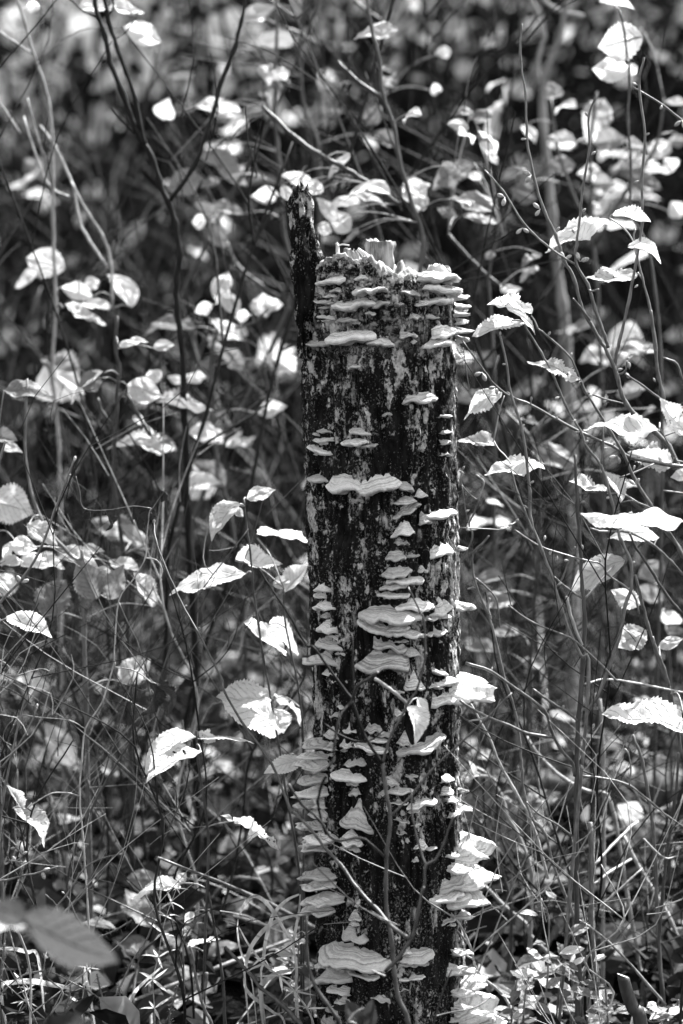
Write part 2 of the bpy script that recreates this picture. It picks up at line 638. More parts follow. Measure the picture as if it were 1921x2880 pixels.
slab('bark_spike', [(300, 1150, 20), (296, 950, 40), (302, 850, 120), (306, 760, 155), (314, 640, 185), (314, 575, 190), (302, 520, 150), (292, 470, 122), (286, 390, 106),
                    (288, 300, 106), (284, 220, 98), (278, 160, 78), (270, 118, 40)], -0.028, 0.013, M_SPIKE, 40, 0.0055, jagged=0.012)
slab('bark_spike', [(372, 640, 120), (372, 560, 100), (362, 470, 60), (358, 420, 40), (352, 380, 18)], -0.012, 0.006, M_SPIKE, 46, 0.003)
slab('wood_post', [(750, 700, 150), (750, 600, 150), (748, 520, 160), (750, 455, 168), (752, 428, 150)], 0.030, 0.013, M_WOOD, 51, 0.003)
slab('splinter', [(600, 640, 150), (590, 560, 130), (585, 515, 110), (580, 490, 70)], -0.045, 0.006, M_WOOD, 55, 0.003)
slab('splinter', [(503, 600, 26), (502, 540, 24), (498, 490, 20), (498, 455, 18)], -0.02, 0.0018, M_PALEWOOD, 57, 0.0008, 12, 4)
slab('splinter', [(858, 720, 70), (860, 670, 52), (862, 632, 28)], -0.072, 0.004, M_WOOD, 59, 0.002, 16, 6)
slab('splinter', [(1110, 660, 150), (1108, 610, 120), (1100, 575, 90)], -0.050, 0.008, M_PALEWOOD, 61, 0.003, 24, 6)
V_, F_ = tube(smooth_path([at('T1', 626, 478, -0.055), at('T1', 690, 530, -0.062), at('T1', 745, 582, -0.068), at('T1', 800, 600, -0.072), at('T1', 838, 640, -0.074), at('T1', 830, 690, -0.074)]),
             [0.0012, 0.0016, 0.002, 0.0022, 0.0024, 0.0025, 0.0026, 0.0026, 0.0026, 0.0025, 0.0025, 0.0025, 0.0025, 0.0024, 0.0024, 0.0024, 0.0024, 0.0023, 0.0023, 0.0022, 0.002], 8)
link('splinter', mesh_data('splinter', V_ - SB, F_, M_PALEWOOD), stump)
V_, F_ = tube(smooth_path([at('T1', 498, 462, -0.02), at('T1', 530, 452, -0.02), at('T1', 572, 458, -0.02)]), [0.0009] * 9, 6)
link('splinter', mesh_data('splinter', V_ - SB, F_, M_PALEWOOD), stump)


def build_moss():
    rng = np.random.default_rng(4)
    n = 15000
    phi = rng.uniform(-1.75, 1.75, n)
    z = rng.uniform(0.0, 0.80, n)
    keep = rng.random(n) < np.where(phi > 0.95, 0.85, np.clip(0.62 - z * 1.3, 0.04, 1))
    phi, z = phi[keep], z[keep]
    r = RT * (1 + 0.025 * np.cos(phi * 2 + 0.6)) + bark_disp(phi, z) - 0.0005
    P = np.stack([axis(z) + r * np.sin(phi), -r * np.cos(phi), z], -1)
    nrm = np.stack([np.sin(phi), -np.cos(phi), 0 * phi], -1)
    k = len(P)
    d = nrm + rng.normal(0, 0.55, (k, 3))
    d /= np.linalg.norm(d, axis=1)[:, None]
    L = rng.uniform(0.0012, 0.0034, k)[:, None]
    s = np.cross(d, rng.normal(0, 1, (k, 3)))
    s /= np.linalg.norm(s, axis=1)[:, None]
    V = np.stack([P - s * 0.0005, P + s * 0.0005, P + d * L], 1).reshape(-1, 3)
    F = np.arange(3 * k).reshape(-1, 3)
    o = link('moss', mesh_data('moss', V - SB, F, M_MOSS, smooth=False), stump)
    o['kind'] = 'stuff'


build_moss()

# ================================================================== shelf fungi
# frame, centre x, centre y, visible width, visible height, roll (deg, + lifts the right end), angle round the stump when it is fixed by hand
FUNGI = [
 ('T1',445,655,180,36,8),('T1',695,716,220,32,5),('T1',957,735,120,36,-12),('T1',1170,628,235,44,3),('T1',1188,706,205,32,3),
 ('T1',1265,757,100,62,-6,72),('T1',1150,777,180,28,4),('T1',1285,808,80,48,-10,82),('T1',1275,852,75,46,-10,84),('T1',440,750,76,34,0),
 ('T1',392,786,98,28,3),('T1',578,797,275,48,5),('T1',408,826,62,22,4),('T1',768,800,118,44,14),('T1',420,879,110,32,-2),
 ('T1',546,896,132,38,1),('T1',560,992,310,64,9),('T1',360,1040,136,38,9),('T1',765,1025,175,56,2),('T1',943,988,108,50,-3),
 ('T1',1196,962,165,64,4),('T1',1300,960,85,40,-4,80),('T1',1143,1032,180,52,-2),('T1',1285,1020,62,26,0,84),('T1',1272,908,75,34,0,82),
 ('T1',1100,880,82,32,0),('T1',1275,863,90,22,2,78),('T1',600,1190,82,34,0),('T1',1027,1374,205,60,6),('T1',1184,1491,70,24,0),
 ('T1',805,1486,64,26,10),('T1',1250,1132,36,22,0,80),('T1',480,720,70,30,5),('T1',880,800,70,34,-8),('T1',640,640,90,34,4),('T1',1030,800,80,30,5),
 ('T1',700,860,70,30,0),('T1',980,880,70,36,0),
 ('T2',405,122,86,28,2),('T2',396,180,116,30,4),('T2',366,230,142,38,-4),('T2',634,126,136,46,0),('T2',598,186,172,48,4),('T2',692,211,108,28,0),
 ('T2',1190,132,68,28,0),('T2',1182,188,50,40,0),('T2',1186,256,58,46,0),('T2',358,418,126,38,-1),('T2',532,440,236,105,-3),('T2',760,440,272,105,8),
 ('T2',916,466,130,52,-14),('T2',620,545,82,48,0),('T2',1022,505,80,54,-4),('T2',922,549,148,48,4),('T2',915,612,165,60,13),('T2',1165,620,190,40,0),
 ('T2',1050,655,78,90,0),('T2',908,722,155,95,3),('T2',862,872,134,95,0),('T2',965,889,92,34,2),('T2',915,808,62,34,0),('T2',1158,842,145,76,11),
 ('T2',1106,884,50,42,0),('T2',1240,832,45,50,-8,84),('T2',870,980,192,72,6),('T2',1028,966,66,58,0),('T2',926,1040,232,40,-3),('T2',845,1078,175,46,-4),
 ('T2',850,1130,202,40,2),('T2',395,1078,96,60,0),('T2',380,1128,82,46,0),('T2',402,1188,132,54,2),('T2',416,1250,50,44,0),('T2',420,1312,122,84,0),
 ('T2',430,1418,166,76,-2),('T2',476,1384,72,44,0),('T2',316,1508,110,92,-6,-52),('T2',430,1506,112,100,0),('T2',832,1242,402,100,-4),('T2',730,1310,244,92,-14),
 ('T2',985,1185,240,70,-3),('T2',1152,1190,160,96,10),('T2',1285,1184,112,100,-24,74),('T2',1085,1260,122,64,0),('T2',1180,1262,64,34,0),('T2',945,1360,225,56,-2),
 ('T2',1130,1334,118,84,-6),('T2',1062,1362,82,46,0),('T2',826,1425,212,100,-3),('T2',962,1480,112,70,-8),
 ('T3',772,60,345,150,5),('T3',442,135,94,64,10),('T3',985,195,145,130,0),('T3',1105,222,118,46,-6),('T3',1140,136,120,54,-10),('T3',1350,228,205,150,-52,66),
 ('T3',1178,290,175,100,8),('T3',1200,185,150,64,-4),('T3',880,258,72,52,0),('T3',1026,300,60,56,0),('T3',480,392,82,66,0),('T3',522,330,60,80,0),
 ('T3',880,385,74,66,0),('T3',450,508,90,86,0),('T3',570,470,92,104,0),('T3',556,580,100,62,0),('T3',725,475,130,100,0),('T3',775,525,108,46,0),
 ('T3',745,562,140,44,0),('T3',700,608,216,44,0),('T3',915,545,104,120,-10),('T3',1040,586,312,62,14),('T3',318,582,120,112,-10,-56),('T3',432,598,92,54,0),
 ('T3',285,700,150,130,-14,-60),('T3',275,848,140,140,0,-60),('T3',600,694,130,62,0),('T3',548,770,218,74,2),('T3',586,822,72,44,0),('T3',600,875,72,70,0),
 ('T3',606,1010,215,200,-9),('T3',570,1150,150,110,-2),('T3',600,1226,72,48,0),('T3',842,826,84,54,0),('T3',888,872,172,52,-2),('T3',780,882,52,44,0),
 ('T3',960,775,82,44,0),('T3',880,935,124,54,0),('T3',1025,942,210,62,7),('T3',980,990,62,34,0),('T3',892,1048,116,46,-12),('T3',985,1075,64,38,0),
 ('T3',886,1104,92,76,0),('T3',1016,1176,92,116,0),('T3',1082,1230,82,26,0),('T3',1194,790,72,54,0),('T3',1190,872,74,56,0),('T3',1258,866,50,32,0,76),
 ('T3',1228,922,72,44,0),('T3',1290,968,85,50,-14,72),('T3',1245,1002,96,40,0),('T3',330,915,112,84,0),('T3',228,942,55,54,0,-68),('T3',312,1000,118,66,0),
 ('T3',250,1082,60,64,0,-64),('T3',318,1148,104,94,0,-50),('T3',272,1212,52,62,0,-60),('T3',1362,1200,185,195,-58,72),('T3',1235,1252,104,54,0),('T3',1268,1328,128,64,-8,58),
 ('T3',1400,1392,165,96,-30,72),('T3',1245,1402,180,105,4),('T3',1198,1506,195,66,6),('T3',1310,1530,180,130,-34,60),
 ('T4',1280,574,112,52,-12,66),('T4',1196,602,92,64,0),('T4',1212,640,44,34,0),('T4',300,335,120,94,0,-54),('T4',300,402,96,60,0,-54),('T4',345,482,140,116,0,-48),
 ('T4',302,556,84,64,0,-54),('T4',602,586,80,84,0),('T4',618,516,34,60,0),('T4',601,636,76,44,0),('T4',598,704,166,100,0),('T4',578,836,462,160,-5),
 ('T4',996,832,232,84,8),('T4',916,800,112,84,4),('T4',942,888,142,46,0),('T4',962,958,180,76,0),('T4',906,1030,92,64,8),('T4',380,890,52,44,0),
 ('T4',490,920,130,54,0),('T4',655,955,200,44,-3),('T4',490,1040,130,66,-3),('T4',762,1086,142,76,-6),('T4',520,1108,100,66,0),('T4',460,1150,84,74,0),
 ('T4',440,1225,110,90,0),('T4',1265,800,108,64,0,62),('T4',1236,910,110,84,0),('T4',1300,912,110,54,-10,70),('T4',1375,985,120,92,-20,80),('T4',1280,1062,98,42,0,62),
 ('T4',1290,1142,84,34,0,64),('T4',1250,1162,62,54,0),('T4',1420,1115,150,215,-68,76),('T4',1450,1240,150,80,-22,74),('T4',1242,1228,62,36,0),
]
_fr = random.Random(17)
for _f in list(FUNGI):
    # smaller caps crowd under and beside many of the larger ones
    if len(_f) == 6 and _f[3] > 85 and _fr.random() < 0.42:
        FUNGI.append((_f[0], _f[1] + _fr.uniform(-0.5, 0.5) * _f[3], _f[2] + _f[4] * _fr.uniform(0.5, 1.0), _f[3] * _fr.uniform(0.25, 0.5), _f[4] * _fr.uniform(0.35, 0.7), _fr.gauss(0, 6)))
for _q in ((300,655),(262,790),(300,1190)):
    FUNGI.append(('T3', _q[0], _q[1], _fr.uniform(70, 110), _fr.uniform(50, 90), _fr.gauss(0, 8), -58))
ORD = ['topmost', 'second', 'third', 'fourth', 'fifth', 'sixth', 'seventh', 'eighth', 'ninth', 'tenth', 'eleventh', 'twelfth', 'thirteenth', 'fourteenth',
       'fifteenth', 'sixteenth', 'seventeenth', 'eighteenth', 'nineteenth', 'twentieth', 'twenty-first', 'twenty-second', 'twenty-third', 'twenty-fourth', 'twenty-fifth', 'twenty-sixth', 'twenty-seventh', 'twenty-eighth']


def fungus_mesh(w, d, H, seed, R, big):
    """a bracket: top sheet from the bark out to a lobed margin, rounded lip, pored underside"""
    rng = np.random.default_rng(seed)
    nth, nr, nu = (44, 15, 7) if big else (26, 10, 5)
    th = np.linspace(-math.pi / 2, math.pi / 2, nth)
    ph = rng.uniform(0, 6, 4)
    lob = 1 + 0.09 * np.sin(th * rng.uniform(2.5, 5) + ph[0]) + 0.06 * np.sin(th * rng.uniform(6, 11) + ph[1]) + 0.03 * np.sin(th * rng.uniform(13, 22) + ph[2]) + rng.normal(0, 0.018, nth)
    e = rng.uniform(0.62, 0.95)
    Xm = w / 2 * np.sin(th) * (0.92 + 0.08 * lob)
    Ym = d * np.cos(th) ** e * lob
    Ym[0] = Ym[-1] = 0
    sag = (0.15 if H > 0.3 * w else 0.07) * d * np.sin(th * rng.uniform(3, 6) + ph[3]) * np.cos(th)          # the margin waves up and down
    a = rng.uniform(0.2, 0.45) if H > 0.45 * w else rng.uniform(0.45, 0.75)
    pw = rng.uniform(1.0, 1.7)
    off = rng.uniform(-0.15, 0.15) * w
    nz = rng.uniform(3.0, 6.5)
    lip = max(0.0010, min(0.0034, 0.065 * w))

    def wrap(X):
        Xc = np.clip(X, -0.93 * R, 0.93 * R)
        return R - np.sqrt(R * R - Xc * Xc)
    V, UV = [], []
    for k in range(nr):
        r = k / (nr - 1)
        X = Xm * (a + (1 - a) * r) + off * (1 - r)
        hgt = H * (1 - r) ** pw * (1 - 0.25 * (1 - r) * np.abs(np.sin(th))) + sag * r
        z = hgt + 0.016 * max(H, 0.25 * d) * np.sin(r * nz * 6.28 + 0.5 * np.sin(th * 4)) * (1 - r * 0.4) * min(1, r * 5)
        if k == nr - 1:
            z = z - lip * 0.35
        Y = Ym * r - 0.003 * (1 - r) - wrap(X)
        n3 = 0.0009 * vnoise(X * 260, Y * 260, z * 260 + seed, seed) + 0.05 * min(w, 0.03) * vnoise(X * 75, Y * 75, seed, seed + 1)
        V.append(np.stack([X, Y, z + n3], -1))
        UV.append(np.stack([th / math.pi + 0.5, np.full(nth, r)], -1))
    zt = V[-1][:, 2]
    for k in range(1, nu + 1):
        r = 1 - k / nu
        rr = 1 - 0.03 if k == 1 else r
        X = Xm * (0.9 + 0.1 * rr) if k == 1 else Xm * (0.55 + 0.45 * rr)
        Y = Ym * rr - 0.003 - wrap(X)
        z = zt - lip - 0.10 * d * (1 - rr)
        V.append(np.stack([X, Y, z], -1))
        UV.append(np.stack([th / math.pi + 0.5, np.full(nth, 0.9 if k == 1 else 0.45)], -1))
    V = np.vstack(V)
    UV = np.vstack(UV)
    rows = nr + nu
    F = []
    for i in range(rows - 1):
        for j in range(nth - 1):
            q = i * nth + j
            F.append((q, q + 1, q + nth + 1, q + nth))
    return V, F, UV


def build_fungi():
    recs = []
    for k, f in enumerate(FUNGI):
        fr, x, y, wv, hv, roll = f[:6]
        rng = random.Random(1000 + k)
        roll += rng.gauss(0, 4)
        m = px_m(fr, -0.08)
        side = len(f) > 6
        pz = at(fr, x, y + hv / 2, -0.09)
        xw = pz[0] - float(axis(pz[2]))
        if side:
            phi = rad(f[6])
            xtip = at(fr, x + math.copysign(wv / 2, phi), y, -0.04)[0] - float(axis(pz[2]))
            d = max(0.008, abs(xtip) / abs(math.sin(phi)) - RT)
            d = min(d, 0.062)
            if phi < 0:
                d *= 0.85
                hv *= 0.8
            w = max(wv * m * 0.95, 1.15 * d) if phi > 0 else max(wv * m * 0.7, 0.9 * d)
        else:
            d = min(0.036, max(0.006, 0.42 * wv * m)) * rng.uniform(0.85, 1.2)
            phi = math.asin(max(-0.9, min(0.9, xw / (RT + 0.35 * d))))
            w = wv * m / max(0.62, math.cos(phi))
        w = min(w, 0.12)
        hw = hv * m
        # how much of the height the tilt of the view already shows
        view = math.atan2(CAM[2] - pz[2], 2.0)
        H = max(0.10 * hw + 0.001, hw - (d * math.cos(phi)) * math.sin(max(view, 0)) - 0.0015)
        if side:
            H = max(0.004, (0.32 if abs(roll) < 15 else 0.42) * hw)
            if phi > 0:
                roll = -roll * 0.55          # tips the upper side towards the viewer
        pos_y = -(RT + d) * math.cos(phi)
        z = at(fr, x, y + hv / 2, pos_y)[2]
        if side and abs(roll) > 8:
            z = at(fr, x, y + hv * 0.25, pos_y)[2]
        V, F, UV = fungus_mesh(w, d, H, 300 + k, RT, wv > 150)
        recs.append(dict(phi=phi, z=z, V=V, F=F, UV=UV, roll=roll, w=w, tilt=rng.uniform(-4, 4), hv=hv))
    zones = [(0.76, 'near the broken rim'), (0.60, 'on the dark upper bark'), (0.44, 'around mid height'), (0.30, 'behind the crossing twigs'), (0.17, 'on the mossy lower bark'), (-1, 'near the foot')]

    def zone(r):
        return next(n for q, n in zones if r['z'] > q)

    def side(r):
        a = math.degrees(r['phi'])
        return 'left edge' if a < -42 else 'front left' if a < -14 else 'front middle' if a < 14 else 'front right' if a < 44 else 'sunlit right edge'
    cells = {}
    for r in recs:
        cells.setdefault((zone(r), side(r)), []).append(r)
    for (zn, sd), lst in cells.items():
        lst.sort(key=lambda r: -r['z'])
        for i, r in enumerate(lst):
            size = 'wide' if r['w'] > 0.05 else 'medium' if r['w'] > 0.025 else 'small'
            which = 'only' if len(lst) == 1 else ORD[i] if i == 0 else ORD[i] + ' down'
            label = f"{size} shelf fungus, {which}, {sd} of stump, {zn}"
            cph, sph = math.cos(r['phi']), math.sin(r['phi'])
            # local X along the bark (to the right), Y outwards, Z up
            M = Matrix(((cph, sph, 0, float(axis(r['z'])) + RT * sph), (sph, -cph, 0, -RT * cph), (0, 0, 1, r['z']), (0, 0, 0, 1)))
            # the frame above is left handed: mirror X so that it becomes a rotation
            M = M @ Matrix.Diagonal((-1, 1, 1, 1))
            M = M @ Matrix.Rotation(rad(r['roll']), 4, 'Y') @ Matrix.Rotation(rad(r['tilt']), 4, 'X')
            me = mesh_data('shelf_fungus', r['V'], r['F'], M_FUNGUS, r['UV'])
            o = link('shelf_fungus', me, None, M)
            tag(o, label, 'fungus', 'shelf fungi growing on the stump')


build_fungi()

# ================================================================== leaves
def leaf_mesh(name, mat, seed, ratio=0.62, teeth=18, tooth=0.07, ragged=0.0, droop=0.12, fold=0.18, wave=0.03, curl=0.0, tip=1.0, base=0.75, rows=58, cols=5, holes=0):
    """a blade one unit long: serrated outline, keel along the midrib, quilted between the veins"""
    rng = np.random.default_rng(seed)
    v = np.linspace(0, 1, rows)
    prof = np.sin(math.pi * v ** base) ** 0.85 * (1 - 0.35 * np.clip((v - 0.6) / 0.4, 0, 1) ** 1.5 * tip)
    hw0 = ratio / 2 * prof / prof.max()
    V, UV = [], []
    s = np.linspace(-1, 1, 2 * cols + 1)
    tl, tr = rng.uniform(0.85, 1.1, 2)
    for i in range(rows):
        saw = (v[i] * teeth) % 1.0
        k = 1 + tooth * (0.5 - saw) * 2 * (1 if 0.06 < v[i] < 0.97 else 0)
        rl = 1 - ragged * max(0, vnoise(v[i] * 6, 0.3, seed, seed)) * 1.3
        rr = 1 - ragged * max(0, vnoise(v[i] * 6, 5.3, seed, seed + 1)) * 1.3
        hw = hw0[i] * k * np.where(s < 0, tl * rl, tr * rr)
        x = s * hw
        y = v[i] + 0.10 * np.abs(s) * hw0[i]
        z = fold * np.abs(x) - droop * (v[i] - 0.15) ** 2 * 1.3
        z = z + 0.010 * np.cos(2 * math.pi * (v[i] * 8 - np.abs(s) * 2.2)) * np.sin(math.pi * np.abs(s) ** 0.8)
        z = z + wave * vnoise(x * 3.1 + seed, y * 3.1, seed * 0.37, seed + 2) + wave * 0.6 * vnoise(x * 7, y * 7 + seed, 0.4, seed + 3)
        if curl:
            ang = curl * s * (0.4 + 0.6 * v[i])
            rc = np.where(np.abs(ang) > 1e-4, hw / np.maximum(np.abs(curl) * (0.4 + 0.6 * v[i]), 1e-4), 0)
            x = rc * np.sin(ang)
            z = z + rc * (1 - np.cos(ang))
        V.append(np.stack([x, np.broadcast_to(y, x.shape), z], -1))
        UV.append(np.stack([s * 0.5 + 0.5, np.full(len(s), v[i])], -1))
    n = len(s)
    F = []
    gone = set()
    for h in range(holes):
        ci, cj = rng.integers(5, rows - 5), rng.integers(1, n - 2)
        for di in range(rng.integers(1, 3)):
            gone.add((int(ci + di), int(cj)))
    for i in range(rows - 1):
        for j in range(n - 1):
            if (i, j) in gone:
                continue
            q = i * n + j
            F.append((q, q + 1, q + n + 1, q + n))
    return mesh_data(name, np.vstack(V), F, mat, np.vstack(UV))


def variants(mat, n, seed, **kw):
    r = random.Random(seed)
    out = []
    for k in range(n):
        a = dict(ratio=1.0, droop=r.uniform(-0.12, 0.42), fold=r.uniform(-0.05, 0.4), wave=r.uniform(0.05, 0.15), tooth=r.uniform(0.06, 0.13), ragged=r.uniform(0, 0.22), teeth=r.randint(12, 17), tip=r.uniform(0.6, 1.1))
        a.update(kw)
        out.append(leaf_mesh('leaf', mat, seed + k, **a))
    return out


# blades have width 1 here and are scaled to their own width
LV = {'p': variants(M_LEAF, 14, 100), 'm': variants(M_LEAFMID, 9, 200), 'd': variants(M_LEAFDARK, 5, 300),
      'k': variants(M_LEAFSHADE, 3, 350, wave=0.05, fold=0.1),
      'r': variants(M_LEAF, 5, 400, ragged=0.5, holes=5, wave=0.11, tooth=0.14), 'c': variants(M_LEAF, 4, 500, curl=1.1, wave=0.06),
      'e': variants(M_LEAF, 5, 600, teeth=1, tooth=0.0, tip=0.5, base=0.85, rows=14, cols=3),
      'w': variants(M_DEAD, 5, 700, curl=1.9, ragged=0.4, wave=0.16, droop=0.5, tooth=0.12),
      'W': variants(M_LEAF, 3, 750, curl=2.0, ragged=0.4, wave=0.14, droop=0.35, tooth=0.12),
      'l': variants(M_LITTER, 9, 800, wave=0.16, curl=0.7, teeth=1, tooth=0.0, rows=14, cols=3), 'n': variants(M_GRASS, 4, 900, teeth=1, tooth=0, tip=1.2, base=0.7, rows=10, cols=2, wave=0.02)}


def leaf_frame(B, A, N):
    """matrix whose Y is the leaf's axis and Z its upper side"""
    a = A / np.linalg.norm(A)
    x = np.cross(a, N)
    x /= np.linalg.norm(x)
    z = np.cross(x, a)
    return Matrix(((x[0], a[0], z[0], B[0]), (x[1], a[1], z[1], B[1]), (x[2], a[2], z[2], B[2]), (0, 0, 0, 1)))


class Plant:
    n = 0
    every = []

    def __init__(self, name, label, cat, loc, group=None):
        self.o = thing(name, loc, label, cat, group)
        self.b = np.asarray(loc, float)
        Plant.n += 1
        self.pts, self.bases = [], []
        Plant.every.append(self)
        self.rng = random.Random(7000 + Plant.n)

    def stem(self, P, r0, r1, mat, name='stem', sides=7, k=4, knots=0.22, smooth=True):
        P = smooth_path(P, k) if smooth else np.asarray(P, float)
        n = len(P)
        if knots and n > 4:
            P[1:-1] += np.array([[self.rng.gauss(0, 1) for _ in range(3)] for _ in range(n - 2)]) * min(r0 + r1, 0.006) * 0.07
        R = np.linspace(r0, r1, n)
        R = R * np.array([1 + (knots if i % (k * 1) == 0 and 0 < i < n - 1 else 0) + self.rng.uniform(-0.10, 0.10) for i in range(n)])
        self.pts.extend(list(P))
        V, F = tube(P, R, sides)
        return link(name, mesh_data(name, V - self.b, F, mat), self.o)

    def px(self, fr, pts, d0, d1, r0, r1, mat, name='twig', foot=None, **kw):
        """branch traced in the survey, running from depth d0 to d1; radii in survey pixels of the photograph"""
        n = len(pts)
        P = [at(*(q if len(q) == 3 else (fr,) + tuple(q)), d0 + (d1 - d0) * i / max(1, n - 1)) for i, q in enumerate(pts)]
        if foot is not None:
            P = P + to_ground(P, foot)
        m0, m1 = px_m('N', d0) * 1.12, px_m('N', d1) * 1.12
        self.stem(P, r0 * m0, r1 * m1, mat, name, **kw)
        return P

    def leaf(self, fr, bx, by, tx, ty, vis, depth, kind='p', dd=0.0, flip=1, W=None):
        B = at(fr, bx, by, depth)
        T = at(fr, tx, ty, depth + dd)
        L = np.linalg.norm(T - B)
        m = px_m(fr, depth)
        a = (T - B) / L
        wid = max(0.60 * L, vis * m * 1.02) if W is None else W * L
        toc = CAM - (B + T) / 2
        toc /= np.linalg.norm(toc)
        u = np.cross(a, toc)
        u /= np.linalg.norm(u)
        if u[2] < 0:
            u = -u
        t = math.asin(min(1, vis * m / wid))
        N = u * math.cos(t) + toc * math.sin(t) * flip
        me = self.rng.choice(LV[kind])
        self.bases.append(B)
        M = leaf_frame(B, a, N) @ Matrix.Diagonal((wid, L, (wid + L) / 2, 1))
        M.translation = Vector(B - self.b)
        return link('leaf', me, self.o, M)

    def leaf3(self, B, A, N, L, wid, kind='p'):
        M = leaf_frame(B, A, N) @ Matrix.Diagonal((wid, L, (wid + L) / 2, 1))
        M.translation = Vector(np.asarray(B) - self.b)
        return link('leaf', self.rng.choice(LV[kind]), self.o, M)

    def petiole(self, fr, pts, depth, d1=None, r=2.2, mat=None):
        self.px(fr, pts, depth, depth if d1 is None else d1, r, r * 0.8, mat or M_TWIGPALE, 'petiole', sides=5, knots=0)

    def bud(self, fr, x, y, depth, kind='pair', ang=None, s=1.0):
        P = at(fr, x, y, depth)
        rng = self.rng
        a0 = rng.uniform(0, 6.28) if ang is None else rad(ang)
        for q in ((0, 1) if kind == 'pair' else (0,)):
            an = a0 + q * rng.uniform(1.3, 1.9)
            d = np.array([math.cos(an), rng.uniform(-0.4, 0.4), math.sin(an)])
            d /= np.linalg.norm(d)
            z = Vector(d)
            M = z.to_track_quat('Z', 'Y').to_matrix().to_4x4() @ Matrix.Scale(s * rng.uniform(0.85, 1.15), 4)
            M.translation = Vector(P - self.b)
            link('bud', BUD, self.o, M)


def bud_data():
    t = np.linspace(0, 1, 9)
    r = np.array([0.0005, 0.0006, 0.0013, 0.0020, 0.0023, 0.0022, 0.0018, 0.0011, 0.0002])
    z = np.array([0, 0.0016, 0.0022, 0.0036, 0.0052, 0.0068, 0.0082, 0.0092, 0.0097])
    V, F = tube(np.stack([0 * t, 0 * t, z], -1), r, 8)
    return mesh_data('bud', V, F, M_BUD)


BUD = bud_data()


def down(fr, x, y, depth, dx=0.0):
    """foot of a stem on the ground below a traced point"""
    p = at(fr, x, y, depth)
    q = np.array([p[0] + dx, p[1], 0.0])
    q[2] = float(gz(q[0], q[1])) - 0.01
    return q


def to_ground(P, dx=0.0, steps=2):
    """points that lead from the last traced point to the ground"""
    p = np.asarray(P[-1], float)
    q = np.array([p[0] + dx, p[1] + 0.02, 0.0])
    q[2] = float(gz(q[0], q[1])) - 0.01
    return [p + (q - p) * k / steps for k in range(1, steps + 1)]


def bristly(plant, fr, pts, d0, d1, r, mat, n=46, L=0.006, name='twig'):
    P = smooth_path([at(fr, x, y, d0 + (d1 - d0) * i / max(1, len(pts) - 1)) for i, (x, y) in enumerate(pts)], 6)
    mb = MB()
    V, F = tube(P, r * px_m('N', d0), 6)
    mb.add(V, F)
    rng = np.random.default_rng(len(pts) + abs(int(pts[0][0])))
    for k in range(n):
        t = rng.uniform(0, len(P) - 1.01)
        i = int(t)
        p = P[i] + (P[i + 1] - P[i]) * (t - i)
        d = rng.normal(0, 1, 3) + (P[i + 1] - P[i]) / np.linalg.norm(P[i + 1] - P[i]) * 0.4
        d /= np.linalg.norm(d)
        V, F = tube(np.array([p, p + d * L * rng.uniform(0.6, 1.2)]), [0.0004, 0.0001], 3)
        mb.add(V, F)
    V = np.vstack(mb.v)
    return link(name, mesh_data(name, V - plant.b, mb.f, mat), plant.o)


def ribbon(P, wid, twist=0.0):
    P = np.asarray(P, float)
    n = len(P)
    T = np.gradient(P, axis=0)
    T /= np.linalg.norm(T, axis=1)[:, None]
    S = np.cross(T, np.array([0.25, -0.9, 0.35]))
    S /= np.linalg.norm(S, axis=1)[:, None]
    B = np.cross(T, S)
    t = np.linspace(0, 1, n)
    w = wid * np.sin(np.clip(t * 0.93 + 0.07, 0, 1) * math.pi) ** 0.6 / 2
    a = twist * t
    D = S * np.cos(a)[:, None] + B * np.sin(a)[:, None]
    C = np.cross(T, D)
    V = np.concatenate([P - D * w[:, None], P - C * (w * 0.35)[:, None], P + D * w[:, None]])
    F = [(i, i + 1, n + i + 1, n + i) for i in range(n - 1)] + [(n + i, n + i + 1, 2 * n + i + 1, 2 * n + i) for i in range(n - 1)]
    return V, F


def join_leaves():
    """a stalk from every traced leaf to its plant"""
    for S in Plant.every:
        if not S.pts:
            continue
        Q = np.array(S.pts)
        for B in S.bases:
            dist = np.linalg.norm(Q - B, axis=1) + 1.5 * np.maximum(Q[:, 2] - B[2] - 0.01, 0)
            i = int(np.argmin(dist))
            if 0.004 < np.linalg.norm(Q[i] - B) < 0.30:
                mid = (B + Q[i]) / 2 + np.array([0, 0, 0.12 * np.linalg.norm(Q[i] - B)])
                S.stem([B, mid, Q[i]], 0.0006, 0.0009, M_TWIGPALE, 'petiole', sides=5, knots=0)
        S.bases = []

# ================================================================== shrubs and herbs near the stump
# ---- right: budding shrub whose three long tips stand against the dark thicket
S = Plant('budding_shrub', 'bare budding shrub with three long upright tips right of the stump', 'shrub', down('R2', 1568, 1000, 0.06, 0.08))
P = S.px('R1', [(583,145),(572,330),(605,580),(612,850),(655,1080),(720,1290),(790,1440),(840,1590),(905,1710),(940,1860),(990,1960),(1060,2080),('R2',1110,210),('R2',1165,340),('R2',1190,440),('R2',1225,520),('R2',1290,590),('R2',1400,690),('R2',1480,770),('R2',1530,880),('R2',1580,1050),('R2',1640,1400)], 0.03, 0.06, 2.6, 7.0, M_TWIG, 'stem', foot=0.02)
S.px('R1', [(1040,580),(990,710),(995,900),(955,1150),(940,1300),(915,1500),(915,1620),(985,1740),(1030,1890),(1090,2060),('R2',1110,170)], 0.02, 0.04, 2.4, 4.6, M_TWIG)
S.px('R1', [(355,1040),(470,1170),(590,1360),(720,1490),(830,1570),(905,1615)], 0.0, 0.03, 2.0, 3.0, M_TWIG)
S.px('R1', [(1330,350),(1300,520),(1335,830),(1315,1100),(1320,1350),(1280,1600),(1240,1820),(1180,2080),('R2',1165,180),('R2',1150,300)], 0.02, 0.05, 2.8, 4.4, M_TWIG)
